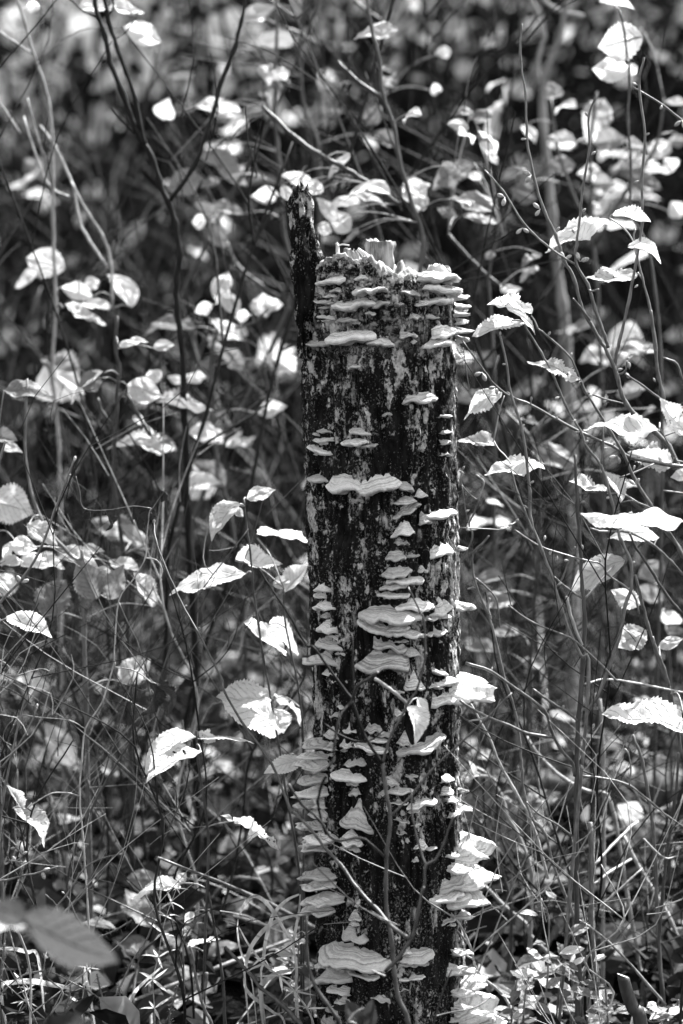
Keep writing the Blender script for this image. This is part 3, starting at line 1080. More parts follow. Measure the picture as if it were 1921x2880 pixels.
S.px('R1', [(1265,535),(1440,640),(1568,740),(1700,830),(1800,1100)], 0.04, 0.06, 2.4, 3.6, M_TWIG)
S.px('R1', [(895,1825),(940,1880),(1000,1960)], 0.02, 0.04, 2.0, 2.6, M_TWIG)
S.px('R1', [(1055,1770),(1005,1780),(990,1765)], 0.03, 0.035, 2.2, 2.6, M_TWIG)
S.px('R2', [(1165,340),(1215,310),(1225,250)], 0.05, 0.04, 2.6, 2.0, M_TWIG)
for (x, y, a) in ((640,1070,150),(695,1280,140),(478,1205,160),(585,1395,225),(845,1585,30),(935,1600,20),(945,1300,40),(1005,950,40),(985,715,120),(1335,830,30),(1305,1105,200),(1290,520,160),(1440,640,250),(1560,735,220),(1270,1760,40),(790,1410,40),(905,1430,120),(612,850,180),(1325,1350,30)):
    S.bud('R1', x, y, 0.03, 'pair' if y in (1070,1280,1205,1395,1585,1600,735) else 'one', a, 0.95 if y in (1070,1280,1205,1395,1585,1600,735) else 0.6)
for (x, y, a) in ((1200,300,190),(1215,290,60),(1240,300,100),(1225,265,80),(1220,320,300)):
    S.bud('R2', x, y, 0.045, 'one', a, 0.8)
# leaves on it
S.leaf('R1', 1120,1335, 700,1495, 92, 0.04, 'p', 0.03)
S.leaf('R1', 1140,1310, 1372,1358, 46, 0.03, 'c', -0.02)
S.leaf('R1', 1232,1505, 1452,1556, 40, 0.03, 'c')
S.leaf('R1', 1290,1665, 968,1712, 92, 0.05, 'r')
S.petiole('R1', [(1120,1335),(1200,1390),(1260,1470),(1280,1560)], 0.04)
S.petiole('R1', [(1290,1665),(1320,1710)], 0.05)

S = Plant('budding_shrub', 'thin stems with ragged white leaves just right of the stump top', 'shrub', down('R2', 1500, 1000, 0.02, 0.10))
S.px('R2', [('R1',550,1815),(590,10),(700,200),(770,330),(850,520),(940,680),(980,780),(1065,890),(1130,1100),(1160,1250),(1190,1350),(1250,1490),(1250,1640),(1215,1750),(1170,1960),(1080,2218),('R3',1040,210),('R3',955,360)], 0.0, 0.0, 2.4, 5.2, M_TWIG, 'stem')
S.px('R2', [('R1',680,2010),(740,100),(870,220),(920,320),(970,440),(1050,560),(1110,660),(1200,810),(1270,970),(1370,1130),(1450,1270),(1568,1440),(1720,1800)], -0.02, 0.04, 2.2, 5.5, M_TWIG, 'stem', foot=0.05)
S.px('R2', [(970,440),(1080,480),(1200,510)], 0.0, 0.03, 2.4, 2.0, M_TWIG)
S.px('R2', [(1075,640),(1080,760),(1068,880)], 0.0, 0.0, 2.6, 3.0, M_TWIG)
S.px('R2', [(1450,1045),(1568,1060)], 0.02, 0.03, 2.6, 3.0, M_TWIG)
S.px('R2', [(1215,330),(1320,400),(1450,500),(1568,600)], 0.0, 0.03, 2.4, 3.2, M_TWIG)
S.px('R2', [(1450,230),(1530,270),(1568,380)], 0.02, 0.03, 2.6, 3.0, M_TWIG)
S.px('R2', [(1370,-60),(1385,60),(1400,200),(1420,350),(1450,470),(1470,600)], 0.04, 0.05, 3.6, 4.4, M_TWIG)
S.px('R1', [(1275,1400),(1270,1480),(1320,1700),(1360,1860),(1400,2088),('R2',1400,200)], 0.05, 0.04, 2.4, 3.2, M_TWIG)
S.leaf('R1', 640,1930, 405,1775, 88, -0.02, 'W', 0.02)
S.leaf('R1', 480,1870, 705,1995, 70, -0.02, 'r', 0.01)
S.leaf('R1', 590,1985, 296,1985, 105, 0.0, 'p', -0.03)
S.petiole('R1', [(520,1960),(575,1960),(600,1990)], 0.0)
S.leaf('R2', 930,385, 640,195, 120, -0.01, 'r', 0.02)
for (x, y, a) in ((740,100,60),(880,225,70),(985,470,30),(815,470,200),(915,610,200),(960,750,20),(1265,920,80),(1275,1010,60),(1165,830,200),(1310,410,250),(1400,380,120),(1105,780,200),(1240,770,90),(1250,1490,30),(1215,1745,30),(1130,1080,200)):
    S.bud('R2', x, y, 0.0, 'pair' if x in (1165,1275) else 'one', a, 0.9 if x in (1165,1275) else 0.55)

S = Plant('fallen_branch', 'dark budding branch slanting down from the stump to the far right', 'branch', at('R2', 1600, 900, 0.06))
S.px('R2', [(220,130),(350,310),(430,410),(520,470),(640,520),(800,610),(950,690),(1130,770),(1250,840),(1380,870),(1500,890),(1600,900)], -0.03, 0.06, 2.0, 5.0, M_TWIG, 'stem')
S.px('R2', [(225,170),(240,300),(262,425)], -0.02, 0.0, 1.3, 1.2, M_TWIG)
S.px('R2', [(1180,965),(1290,925),(1390,880)], 0.02, 0.04, 2.0, 2.4, M_TWIG)
S.px('R2', [(635,480),(637,515)], 0.0, 0.0, 1.6, 2, M_TWIG)
for (x, y, a, k) in ((340,320,200,'pair'),(425,410,190,'pair'),(235,190,200,'one'),(640,500,90,'one'),(800,612,100,'one'),(940,680,200,'one'),(1140,770,60,'one'),(230,130,90,'one'),(930,690,170,'one')):
    S.bud('R2', x, y, -0.01, k, a, 0.9 if k == 'pair' else 0.5)

# ---- right: thick pole with side branches
S = Plant('sapling', 'stout bare sapling pole standing right of the stump with opposite side branches', 'sapling', down('R3', 920, 2218, 0.0))
S.px('R2', [(908,825),(920,1130),(940,1400),(955,1650),(965,1850),(957,2100),('R3',935,250),('R3',922,500),('R3',916,800),('R3',914,1200),('R3',920,1600),('R3',925,1900),('R3',922,2218)], 0.0, 0.0, 3.8, 8.6, M_STEM, 'stem', foot=0.0, sides=10)
S.px('R2', [(540,1285),(650,1360),(760,1410),(950,1465),(1060,1490),(1110,1560),(1200,1620),(1270,1690),(1300,1800)], -0.02, 0.03, 2.2, 2.6, M_TWIG)
S.px('R2', [(780,1570),(860,1640),(955,1705)], -0.01, 0.0, 2.4, 3.4, M_TWIG)
S.px('R2', [(965,1710),(1050,1610),(1130,1520),(1210,1470)], 0.0, 0.04, 3.2, 2.0, M_TWIG)
S.px('R2', [(760,975),(800,1040),(910,1135)], -0.03, 0.0, 1.0, 2.4, M_TWIG)
S.px('R2', [(910,1385),(870,1470),(830,1580),(790,1640)], 0.01, 0.0, 2.2, 2.6, M_TWIG)
S.px('R3', [(240,10),(390,60),(550,170),(720,300),(760,420),(820,540),(890,620),(905,700)], -0.05, 0.0, 3.4, 4.6, M_TWIG, name='branch')
S.px('R3', [(205,240),(330,320),(500,390),(620,440),(770,465)], -0.07, -0.02, 3.4, 4.2, M_TWIG, name='branch')
S.px('R3', [(258,366),(320,355),(375,340)], -0.06, -0.06, 2.4, 2.8, M_TWIGPALE)
S.px('R3', [(650,170),(760,250),(860,310),(925,365)], -0.04, 0.0, 3.0, 3.6, M_TWIG)
S.px('R3', [(940,700),(1080,715),(1240,760),(1370,860),(1480,950),(1568,1010)], 0.0, 0.03, 3.2, 2.4, M_TWIG)
S.px('R3', [(610,860),(680,930),(800,1000),(900,1075)], -0.02, 0.0, 2.0, 2.8, M_TWIG)
S.px('R3', [(965,140),(1080,110),(1240,125),(1568,190)], 0.0, 0.04, 2.8, 2.6, M_TWIGPALE)
S.px('R3', [(1240,760),(1250,650),(1225,545),(1180,540)], 0.01, 0.02, 2.0, 1.6, M_TWIG)
S.leaf('R2', 1210,1472, 832,1600, 170, 0.03, 'p', 0.02)
for (x, y, a) in ((720,1350,80),(760,1405,260),(1060,1490,90),(955,1410,100),(915,1135,150),(940,1120,30),(870,1470,180),(800,1440,260)):
    S.bud('R2', x, y, 0.0, 'one', a, 0.6)
for (x, y, a) in ((395,60,80),(725,200,70),(1020,225,60),(830,300,80),(940,630,300),(1010,410,60)):
    S.bud('R3', x, y, -0.02, 'one', a, 0.6)

S = Plant('sapling', 'long curved sapling stem with forked crown crossing in front of dark gap right of stump', 'sapling', down('R3', 960, 2300, -0.01))
S.px('R2', [(450,100),(490,270),(510,430),(550,560),(580,650),(610,850),(630,1050),(640,1230),(700,1400),(770,1580),(830,1780),(880,1920),(940,2050),(990,2200)], -0.03, -0.02, 3.0, 4.8, M_TWIG, 'stem', foot=-0.03)
S.px('R2', [(515,915),(560,1070),(610,1190),(650,1300)], -0.02, -0.03, 2.4, 3.2, M_TWIG)
S.px('R2', [(855,1690),(870,1760),(900,1860),(950,1990)], -0.02, -0.02, 4.0, 4.0, M_TWIGPALE)
S.px('R2', [(500,1745),(640,1845),(870,1940),(960,2010),(1080,2120),(1160,2210)], -0.05, 0.0, 2.0, 3.0, M_TWIG)
for (x, y, a) in ((450,100,90),(490,270,180),(515,455,150),(580,650,30),(632,1000,30),(620,1150,150),(800,1620,30)):
    S.bud('R2', x, y, -0.03, 'one', a, 0.5)
S.leaf('R2', 720,880, 345,902, 82, 0.0, 'p', 0.02)
S.leaf('R2', 420,770, 180,700, 108, 0.03, 'r', 0.02)
S.leaf('R2', 475,462, 185,530, 120, 0.03, 'p', 0.02)
S.petiole('R2', [(410,740),(440,790),(480,830),(515,880)], 0.02, 0.0)

S = Plant('sapling', 'crooked thin sapling with bent grey tip close to the stump right edge', 'sapling', down('R3', 720, 2218, 0.02))
S.px('R2', [(382,1320),(340,1370),(285,1430),(290,1580),(350,1740),(400,1870),(440,2030),(480,2210),('R3',510,200),('R3',550,350),('R3',570,500),('R3',580,640),('R3',592,790),('R3',640,950),('R3',720,1050),('R3',770,1230),('R3',830,1390),('R3',890,1530),('R3',900,1700)], 0.02, 0.04, 2.6, 4.2, M_TWIG, 'stem', foot=0.0)
S.px('R2', [(300,1580),(370,1640),(430,1720),(445,1880)], 0.02, 0.05, 2.4, 2.0, M_TWIG)
S.px('R2', [(250,1645),(290,1635)], 0.02, 0.02, 2.4, 2.0, M_TWIGPALE)
S.px('R3', [(270,260),(380,460),(450,630),(540,790),(620,940),(680,1100),(740,1330)], 0.03, 0.05, 2.4, 4.6, M_TWIGPALE, name='branch')
S.px('R2', [(385,1700),(375,1760),(395,1830)], 0.02, 0.02, 3.0, 3.0, M_TWIGPALE)

S = Plant('twig', 'thin zigzag budding twig hugging the stump right edge', 'twig', at('R2', 215, 1480, 0.02))
S.px('R2', [(212,930),(215,1010),(300,1095),(320,1080),(290,1180),(260,1250),(280,1330),(215,1480)], 0.0, 0.02, 1.6, 2.2, M_TWIG, 'stem')
S.px('R2', [(215,1010),(240,1180),(255,1240)], 0.0, 0.02, 1.6, 1.4, M_TWIG)
S.px('R2', [(300,945),(350,990),(325,1080)], 0.0, 0.0, 2.4, 2.0, M_TWIGPALE)
S.px('R2', [(205,1270),(380,1278),(460,1280),(545,1235)], 0.0, 0.05, 1.4, 1.6, M_TWIG)
for (x, y, a) in ((230,940,150),(215,920,60),(265,1160,200),(440,1285,20),(545,1240,60),(530,1245,200)):
    S.bud('R2', x, y, 0.0, 'one', a, 0.6)

S = Plant('sapling', 'dark straight sapling stem just right of the stout bare pole', 'sapling', down('R3', 1070, 2218, 0.02))
S.px('R3', [(1000,985),(1010,1250),(1010,1600),(1035,1900),(1070,2218)], 0.02, 0.02, 6.5, 8.0, M_TWIG, 'stem', foot=0.01, sides=9)
S.px('R3', [(1020,1250),(1130,1130),(1240,1020),(1290,980)], 0.02, 0.10, 4.0, 4.0, M_TWIGPALE)
S.px('R3', [(1025,1530),(1150,1420),(1250,1330),(1320,1265)], 0.02, 0.06, 4.0, 3.0, M_TWIG)
S.px('R3', [(1025,1360),(1130,1280),(1250,1210)], 0.02, 0.12, 3.5, 3.5, M_TWIGPALE)
S.px('R3', [(890,1560),(1020,1640),(1180,1780),(1330,1950),(1460,2100)], 0.0, -0.02, 2.6, 4.0, M_TWIG)

S = Plant('sapling', 'slim upright stem pair near the right border, dark bark', 'sapling', down('R3', 1460, 2218, 0.05))
S.px('R3', [(1260,450),(1320,620),(1360,850),(1380,1000),(1400,1300),(1410,1600),(1440,2000),(1460,2218)], 0.06, 0.05, 4.0, 6.5, M_TWIG, 'stem', foot=0.0)
S.px('R3', [(1380,-150),(1420,0),(1480,150),(1530,370),(1560,600)], 0.04, 0.06, 4.2, 4.4, M_TWIG, name='branch')
S.px('R3', [(1540,560),(1525,800),(1470,1150),(1440,1450),(1420,1800),(1445,2050)], 0.05, 0.05, 3.4, 5.0, M_STEM, name='branch')
S.px('R3', [(1325,1085),(1450,1200),(1540,1190)], 0.04, 0.05, 3.0, 2.0, M_TWIGPALE)
S.px('R2', [(1240,1305),(1280,1390),(1390,1560),(1480,1700),(1568,1800)], 0.02, 0.05, 3.0, 4.0, M_STEM)
S.px('R2', [(1000,1275),(1080,1295),(1240,1300),(1390,1380),(1500,1480),(1568,1560)], 0.02, 0.05, 2.6, 3.4, M_TWIG)
S.px('R2', [(1300,1120),(1380,1160),(1480,1290),(1568,1420)], 0.0, 0.04, 2.2, 3.0, M_TWIG)
S.px('R2', [(1275,1560),(1310,1700),(1350,1860),(1400,2010),(1450,2130),('R3',1480,150)], 0.03, 0.05, 3.6, 5.0, M_TWIG, name='branch')
S.leaf('R2', 1420,1330, 1128,1270, 92, 0.05, 'p')
S.leaf('R2', 1300,1745, 1145,1645, 128, 0.06, 'p')
S.leaf('R2', 1345,1900, 1160,2000, 195, 0.05, 'p')
S.leaf('R2', 1420,2000, 1568,1940, 90, 0.07, 'p')
S.leaf('R3', 1590,400, 1070,290, 180, -0.08, 'p', 0.05)
S.leaf('R2', 1105,1060, 875,975, 62, 0.02, 'p', -0.02)
S.leaf('R2', 1195,1115, 1075,925, 66, 0.02, 'c')
S.leaf('R2', 1500,890, 1240,800, 190, 0.07, 'r')
S.leaf('R2', 1620,945, 1490,960, 70, 0.05, 'p')
S.leaf('R2', 1425,660, 955,668, 112, -0.16, 'p', 0.04)
S.leaf('R2', 1600,700, 1420,480, 150, -0.10, 'r', 0.0)
S.leaf('R2', 1575,1215, 945,1238, 96, -0.18, 'p', 0.02)
S.petiole('R2', [(1425,660),(1480,760),(1530,860)], -0.12, 0.02)
S.petiole('R2', [(1575,1215),(1640,1260)], -0.18, -0.1)
S.bud('R2', 1345,1240, 0.0, 'pair', 20, 0.9)

# pale leaning reeds behind them
for k, (pts, lab) in enumerate((([(350,1370),(480,1500),(600,1600),(640,1680),(750,1790),(860,1900)], 'pale dry reed leaning over the litter below the big white fungi'),
                                ([(1200,1060),(1300,1260),(1380,1390),(1450,1500),(1500,1600)], 'pale straight reed leaning between the right border stems'),
                                ([(610,460),(690,580),(830,710),(1000,800),(1130,870)], 'pale bent reed crossing behind the stout bare pole'),
                                ([(1060,230),(1080,560),(1085,900),(1080,1400),(1075,1900)], 'tall pale upright stalk behind the dark straight sapling'),
                                ([(280,640),(380,700),(470,850),(490,940),(560,1060),(640,1300)], 'forked pale stalk beside the stump moss edge'))):
    S = Plant('reed', lab, 'reed', down('R3', pts[-1][0], pts[-1][1], 0.2))
    S.px('R3', pts, 0.22, 0.2, 4.5, 5.0, M_TWIGPALE, 'stalk', foot=0.05 if k < 3 else 0.0)
    if k == 4:
        S.px('R3', [(220,690),(300,700),(380,705),(430,740)], 0.15, 0.2, 5.0, 4.0, M_TWIGPALE, 'stalk')
        S.leaf('R3', 330,690, 215,700, 55, 0.12, 'p')
        S.leaf('R3', 300,700, 280,605, 30, 0.12, 'p')

# cut sapling foot
cs = thing('cut_sapling', down('R3', 1300, 2218, -0.05), 'short cut sapling stub with slanted pale top at lower right', 'stub')
cb = np.array(cs.location)
Pc = np.array([at('R3', 1200, 1925, -0.05), at('R3', 1225, 2020, -0.05), at('R3', 1262, 2120, -0.05), at('R3', 1310, 2230, -0.05)])
Pc = smooth_path(np.vstack([Pc, [cb + np.array([0.01, 0, -0.02])]]), 5)
Vc, Fc = tube(Pc, np.linspace(0.0062, 0.0078, len(Pc)), 14)
Vc[:14, 2] += 0.004 * np.cos(np.linspace(0, 6.28, 14, endpoint=False))
link('stem', mesh_data('stem', Vc - cb, Fc, M_STEM), cs)
Vt = Vc[:14] + np.array([0, 0, 0.0006])
link('cut_face', mesh_data('cut_face', Vt - cb, [tuple(range(14))[::-1]], M_PALEWOOD, smooth=False), cs)

# ---- left: toothed-leaved herb touching the stump
S = Plant('leafy_herb', 'tall thin herb with bright toothed leaves touching the stump left edge', 'herb', down('L3', 1480, 1500, -0.02))
S.px('L2', [(1250,920),(1265,1060),(1285,1200),(1300,1400),(1325,1560),(1355,1760),(1375,1860),('L3',1345,290),('L3',1380,480),('L3',1400,640),('L3',1430,800),('L3',1460,980),('L3',1475,1200)], 0.07, 0.03, 2.4, 3.4, M_STEM, 'stem', foot=0.0)
S.px('L2', [(1455,1375),(1460,1530),(1500,1740),(1525,1860),('L3',1470,200),('L3',1485,400)], 0.11, 0.11, 2.6, 2.8, M_STEM, 'stem', foot=0.0)
S.leaf('L2', 1262,912, 1412,866, 82, 0.08, 'p')
S.leaf('L2', 1225,945, 1065,1065, 96, 0.08, 'p', -0.03)
S.leaf('L2', 1200,960, 1250,1010, 50, 0.08, 'p')
S.leaf('L2', 1320,1120, 1600,1075, 84, 0.15, 'r', 0.05)
S.leaf('L2', 1262,1300, 868,1320, 100, 0.08, 'p', -0.02)
S.leaf('L2', 1205,1235, 1450,1245, 100, 0.13, 'p', 0.03)
S.leaf('L2', 1462,1390, 1580,1265, 100, 0.13, 'c', 0.02)
S.leaf('L2', 1400,1360, 1490,1330, 70, 0.13, 'p')
S.leaf('L2', 1270,1535, 1500,1700, 120, 0.06, 'p', 0.03)
S.leaf('L2', 1380,1560, 1590,1680, 140, 0.13, 'p', 0.04)
S.leaf('L3', 1330,190, 1060,170, 150, 0.05, 'p', -0.02)
S.leaf('L3', 1345,240, 1390,350, 120, 0.05, 'p', -0.02)
S.leaf('L3', 1335,185, 1520,250, 72, 0.16, 'p', 0.03)
S.leaf('L3', 1480,480, 1300,520, 100, 0.00, 'p', -0.02)

S.leaf('L3', 1395,330, 1062,168, 170, 0.07, 'p', -0.02)
S.leaf('L2', 1225,945, 1065,1065, 96, 0.06, 'r', -0.02)
# ---- left: second herb with a rosette of leaves near its top
S = Plant('leafy_herb', 'straight herb stem with spread jagged leaves at its tip, left of the stump', 'herb', down('L3', 1000, 1777, 0.0))
S.px('L3', [(962,340),(970,480),(1000,680),(1020,860),(1017,1100),(1005,1350),(1000,1650)], 0.0, 0.0, 3.0, 4.2, M_STEM, 'stem', foot=0.0, sides=8)
S.px('L3', [(1022,1130),(1060,1350),(1090,1550),(1102,1777)], 0.0, 0.01, 3.0, 4.4, M_STEM, 'stem', foot=0.0)
S.leaf('L3', 960,368, 685,460, 62, 0.0, 'p', -0.03)
S.leaf('L3', 965,385, 1240,338, 46, 0.0, 'p', 0.03)
S.leaf('L3', 985,440, 715,505, 92, -0.02, 'r', -0.05)
S.leaf('L3', 975,345, 1060,390, 70, 0.02, 'r')
S.leaf('L3', 1140,780, 1375,880, 86, 0.0, 'r', -0.02)
S.leaf('L3', 1140,785, 1095,742, 22, 0.0, 'p')
S.leaf('L3', 885,1085, 640,1145, 78, 0.0, 'p', -0.02)
S.leaf('L3', 870,1090, 910,1035, 60, 0.02, 'p')
S.leaf('L3', 920,1410, 1068,1330, 52, 0.02, 'r', 0.02)
S.leaf('L3', 930,1300, 895,1345, 50, 0.0, 'p')
S.leaf('L3', 950,1230, 900,1285, 50, 0.0, 'p')
S.petiole('L3', [(1018,830),(1030,805),(1140,782)], 0.0)
S.petiole('L3', [(885,1085),(960,1090),(1005,1108)], 0.0)

S = Plant('leafy_herb', 'low herb showing one bright toothed leaf at the left border', 'herb', down('L2', -60, 1700, 0.0))
S.px('L2', [(-10,1560),(-40,1640),(-55,1800)], 0.0, 0.0, 3, 3.5, M_STEM, 'stem', foot=0.0)
S.petiole('L2', [(35,1530),(0,1545),(-12,1570)], 0.0)
S.leaf('L2', 35,1530, 265,1576, 92, 0.0, 'p', -0.02)

# ---- left: dry twining vine with withered leaves
S = Plant('vine', 'dry twining vine hung with small black withered leaves, left side', 'vine', down('L3', 430, 1300, 0.0))
S.px('L2', [(775,965),(765,1000),(750,1130),(745,1220),(690,1320),(610,1440),(590,1650),(585,1780),('L3',560,10),('L3',500,200),('L3',420,330),('L3',400,500),('L3',390,650),('L3',405,850),('L3',420,1050),('L3',432,1250)], 0.0, 0.0, 1.5, 2.4, M_TWIGPALE, 'stem', foot=0.0, sides=6)
S.px('L2', [(775,965),(680,955),(545,975),(430,965),(410,880),(390,800)], 0.0, 0.0, 1.2, 0.8, M_TWIG)
S.px('L2', [(770,985),(800,940),(840,880),(880,812)], 0.0, 0.0, 1.4, 1.0, M_TWIG)
S.px('L2', [(745,1220),(800,1230),(825,1265),(832,1305)], 0.0, 0.0, 1.6, 1.6, M_TWIGPALE)
S.px('L2', [(610,1450),(660,1560),(700,1640),(740,1760),(770,1850)], 0.0, 0.02, 1.4, 1.2, M_TWIG)
S.px('L3', [(558,28),(640,40),(700,70),(745,105)], 0.0, -0.01, 1.7, 1.5, M_TWIGPALE)
S.px('L3', [(415,330),(340,290),(190,275),(110,265),(40,310),(15,380),(60,412)], 0.0, -0.02, 1.5, 0.8, M_TWIG)
S.px('L3', [(390,660),(330,645),(260,645),(190,680),(125,725)], 0.0, -0.02, 2.0, 1.6, M_TWIGPALE)
for (bx, by, tx, ty, v) in ((450,965,445,1045,60),(545,972,590,1085,60),(685,955,690,1050,62),(765,980,730,1085,66),(770,985,805,1010,36),(830,880,850,950,70)):
    S.leaf('L2', bx, by, tx, ty, v, 0.0, 'w', 0.01)
S.leaf('L3', 745,105, 760,285, 70, -0.01, 'w', 0.01)
S.leaf('L3', 765,110, 890,205, 50, -0.01, 'w', 0.01)
S.leaf('L3', 110,725, 50,600, 70, -0.02, 'W', 0.0)
S.leaf('L3', 60,720, 268,860, 66, -0.02, 'W', 0.02)

# ---- left: bare twigs standing free
def bare(label, segs, foot_at, buds=(), mat=M_TWIG, d=0.0, cat='twig', name='bare_twig'):
    S = Plant(name, label, cat, foot_at)
    for k, (fr, pts, d0, d1, r0, r1, ft) in enumerate(segs):
        S.px(fr, pts, d0, d1, r0, r1, mat, 'stem' if k == 0 else 'twig', foot=ft)
    for (fr, x, y, kk, a, s) in buds:
        S.bud(fr, x, y, d, kk, a, s)
    return S


bare('single dark twig rising to a bud beside the withered vine', [('L2', [(380,715),(340,830),(280,980),(200,1190),(110,1330),(0,1450),(-80,1600)], 0.0, 0.0, 2.6, 4.4, -0.05)], down('L2', -80, 1600, 0.0, -0.05),
     (('L2',380,730,'one',80,0.7),('L2',345,800,'one',20,0.5),('L2',200,1195,'one',200,0.5),('L2',110,1345,'pair',20,0.9)))
bare('short twig tip peeking in at the left border at mid height', [('L2', [(25,630),(5,700),(-20,800),(-40,1000)], 0.0, 0.0, 3.0, 4.0, 0.0)], down('L2', -40, 1000, 0.0), (('L2',24,640,'one',80,0.6),))
bare('dark twig with tapered tip at lower left, before the pale reed', [('L3', [(155,90),(110,230),(60,450),(20,650),(0,830),(-10,1100)], -0.02, -0.02, 2.4, 3.8, 0.0), ('L3', [(182,225),(150,310),(70,440),(0,530)], -0.02, -0.02, 2.2, 2.6, None)],
     down('L3', -10, 1100, -0.02), (('L3',155,95,'one',80,0.6),('L3',182,230,'one',90,0.5),('L3',75,310,'one',200,0.5)))
bare('low horizontal twig with pale buds at lower left border', [('L3', [(283,1005),(190,1035),(100,1052),(40,1070),(0,1075),(-40,1100)], -0.03, -0.03, 2.2, 4.0, 0.0), ('L3', [(75,910),(110,950),(80,985),(105,1020),(95,1050)], -0.03, -0.03, 2.4, 3.0, None)],
     down('L3', -40, 1100, -0.03), (('L3',205,1025,'pair',290,0.9),('L3',110,950,'one',40,0.6),('L3',75,912,'one',200,0.6),('L3',80,980,'one',130,0.8),('L3',110,995,'one',40,0.6)))
bare('arched dark twig above the herb whorls at lower left', [('L3', [(585,945),(500,965),(430,1000),(380,1060),(330,1140),(280,1200),(240,1270),(200,1400)], 0.0, 0.0, 1.8, 3.6, 0.0), ('L3', [(555,955),(500,1040),(440,1110),(360,1190),(290,1260)], 0.0, 0.02, 1.6, 2.6, None), ('L3', [(325,1145),(350,1190),(370,1240),(420,1330)], 0.0, 0.0, 1.8, 1.6, None)],
     down('L3', 200, 1400, 0.0), (('L3',318,1140,'one',150,0.5),('L3',580,945,'one',10,0.5)))
bare('long dark twig sweeping from the vine down to the stump', [('L2', [(790,1040),(800,1130),(850,1270),(930,1450),(1010,1590),(1080,1730),(1140,1850),('L3',1100,150),('L3',1200,320),('L3',1330,500),('L3',1420,720),('T3',240,1020),('T3',330,1110),('T3',440,1250),('T4',520,290),('T4',620,430),('T4',740,560),('T4',850,680),('T4',935,735)], 0.0, -0.32, 2.0, 5.0, None)],
     at('T4', 935, 735, -0.32), (('L2',790,1050,'one',90,0.7),('L2',940,1470,'one',20,0.5),('L2',1010,1590,'one',30,0.5)), mat=M_FRONTTWIG)

# ---- the shrub in front of the stump
S = Plant('front_shrub', 'bare blurred branching shrub rising in front of the stump', 'shrub', down('T4', 960, 1400, -0.30))
S.px('T3', [(775,712),(790,850),(812,960),(822,1100),(800,1250),(795,1450),('T4',803,600),('T4',830,750),('T4',850,950),('T4',872,1100),('T4',930,1260)], -0.26, -0.28, 4.40, 6.40, M_FRONTTWIG, 'stem', foot=0.01, sides=9)
S.px('T3', [(775,712),(700,600),(640,480),(590,330),(540,260),(440,120),(350,0),('T2',310,1450),('T2',230,1310),('T2',150,1180),('T2',80,1080),('T2',20,980)], -0.26, -0.22, 4.40, 2.40, M_TWIGBLK, 'branch')
S.px('T3', [(775,712),(800,620),(830,530),(890,430),(940,330),(990,250),(1040,50),('T2',1040,1500),('T2',1030,1300),('T2',1000,1230),('T2',930,1090)], -0.26, -0.24, 3.68, 2.08, M_FRONTTWIG, 'branch')
S.px('T3', [(590,330),(620,240),(700,190),(745,155)], -0.26, -0.30, 4.40, 4.00, M_FRONTTWIG, 'twig')
S.px('T3', [(590,330),(510,430),(480,600),(470,700),(400,750),(335,785)], -0.28, -0.36, 3.6, 3.4, M_TWIGBLK, 'branch')
S.px('T3', [(600,300),(592,100),(590,-60),('T2',560,1350),('T2',530,1200)], -0.26, -0.22, 2.72, 1.60, M_TWIGBLK, 'twig')
S.px('T3', [(830,1030),(960,900),(1070,760),(1250,590),(1420,430),(1568,280)], -0.27, -0.22, 3.20, 2.08, M_FRONTTWIG, 'branch')
S.px('T3', [(1210,1030),(1150,1200),(1100,1300),(1040,1340),(1030,1460),('T4',1020,440),('T4',990,580),('T4',960,720),('T4',930,770),('T4',880,850),('T4',790,945)], -0.30, -0.32, 2.72, 5.20, M_FRONTTWIG, 'branch')
S.px('T3', [(950,870),(960,1050),(1010,1250),(1040,1335)], -0.28, -0.30, 2.40, 3.20, M_FRONTTWIG, 'twig')
S.px('T3', [(200,840),(270,950),(380,1050),(480,1180),(640,1170),(730,1230),(785,1285)], -0.32, -0.27, 3.60, 3.60, M_FRONTTWIG, 'branch')
S.px('T4', [(340,270),(500,430),(600,520),(660,560),(800,640)], -0.30, -0.30, 1.92, 1.92, M_FRONTTWIG, 'twig')
S.px('T4', [(700,570),(780,620),(880,660)], -0.31, -0.31, 2.40, 2.00, M_FRONTTWIG, 'twig')
S.px('T4', [(710,935),(790,970)], -0.31, -0.31, 2.80, 2.80, M_TWIGPALE, 'twig')
S.px('T3', [(430,790),(400,850),(380,950),(400,1060),(430,1150)], -0.30, -0.30, 4.00, 2.80, M_TWIGBLK, 'twig')
S.px('T3', [(420,470),(520,540),(640,580),(720,560),(800,490)], -0.24, -0.24, 2.40, 1.92, M_TWIGBLK, 'twig')
S.px('T4', [(1200,930),(1150,1050),(1100,1215),(1080,1300)], -0.28, -0.28, 1.92, 2.24, M_FRONTTWIG, 'twig')
S.px('T4', [(1100,1215),(1200,1190),(1330,1165),(1440,1100)], -0.26, -0.18, 2.08, 1.76, M_FRONTTWIG, 'twig')
S.px('T3', [(730,195),(790,235),(850,280),(935,352)], -0.24, -0.22, 4.40, 4.40, M_TWIGPALE, 'petiole')
S.leaf('T3', 935,352, 1010,560, 130, -0.22, 'c', -0.03)
S.leaf('T3', 990,310, 1065,440, 70, -0.21, 'p', 0.0)
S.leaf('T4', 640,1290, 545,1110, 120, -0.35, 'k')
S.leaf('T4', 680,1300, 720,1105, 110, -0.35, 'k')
S.px('T4', [(565,1250),(600,1200),(660,1165)], -0.36, -0.36, 3.20, 2.72, M_TWIGPALE, 'petiole')
S.px('T4', [(308,600),(312,850),(350,1000),(420,1120),(500,1230),(540,1330)], -0.34, -0.34, 4.00, 4.80, M_STEM, 'branch')

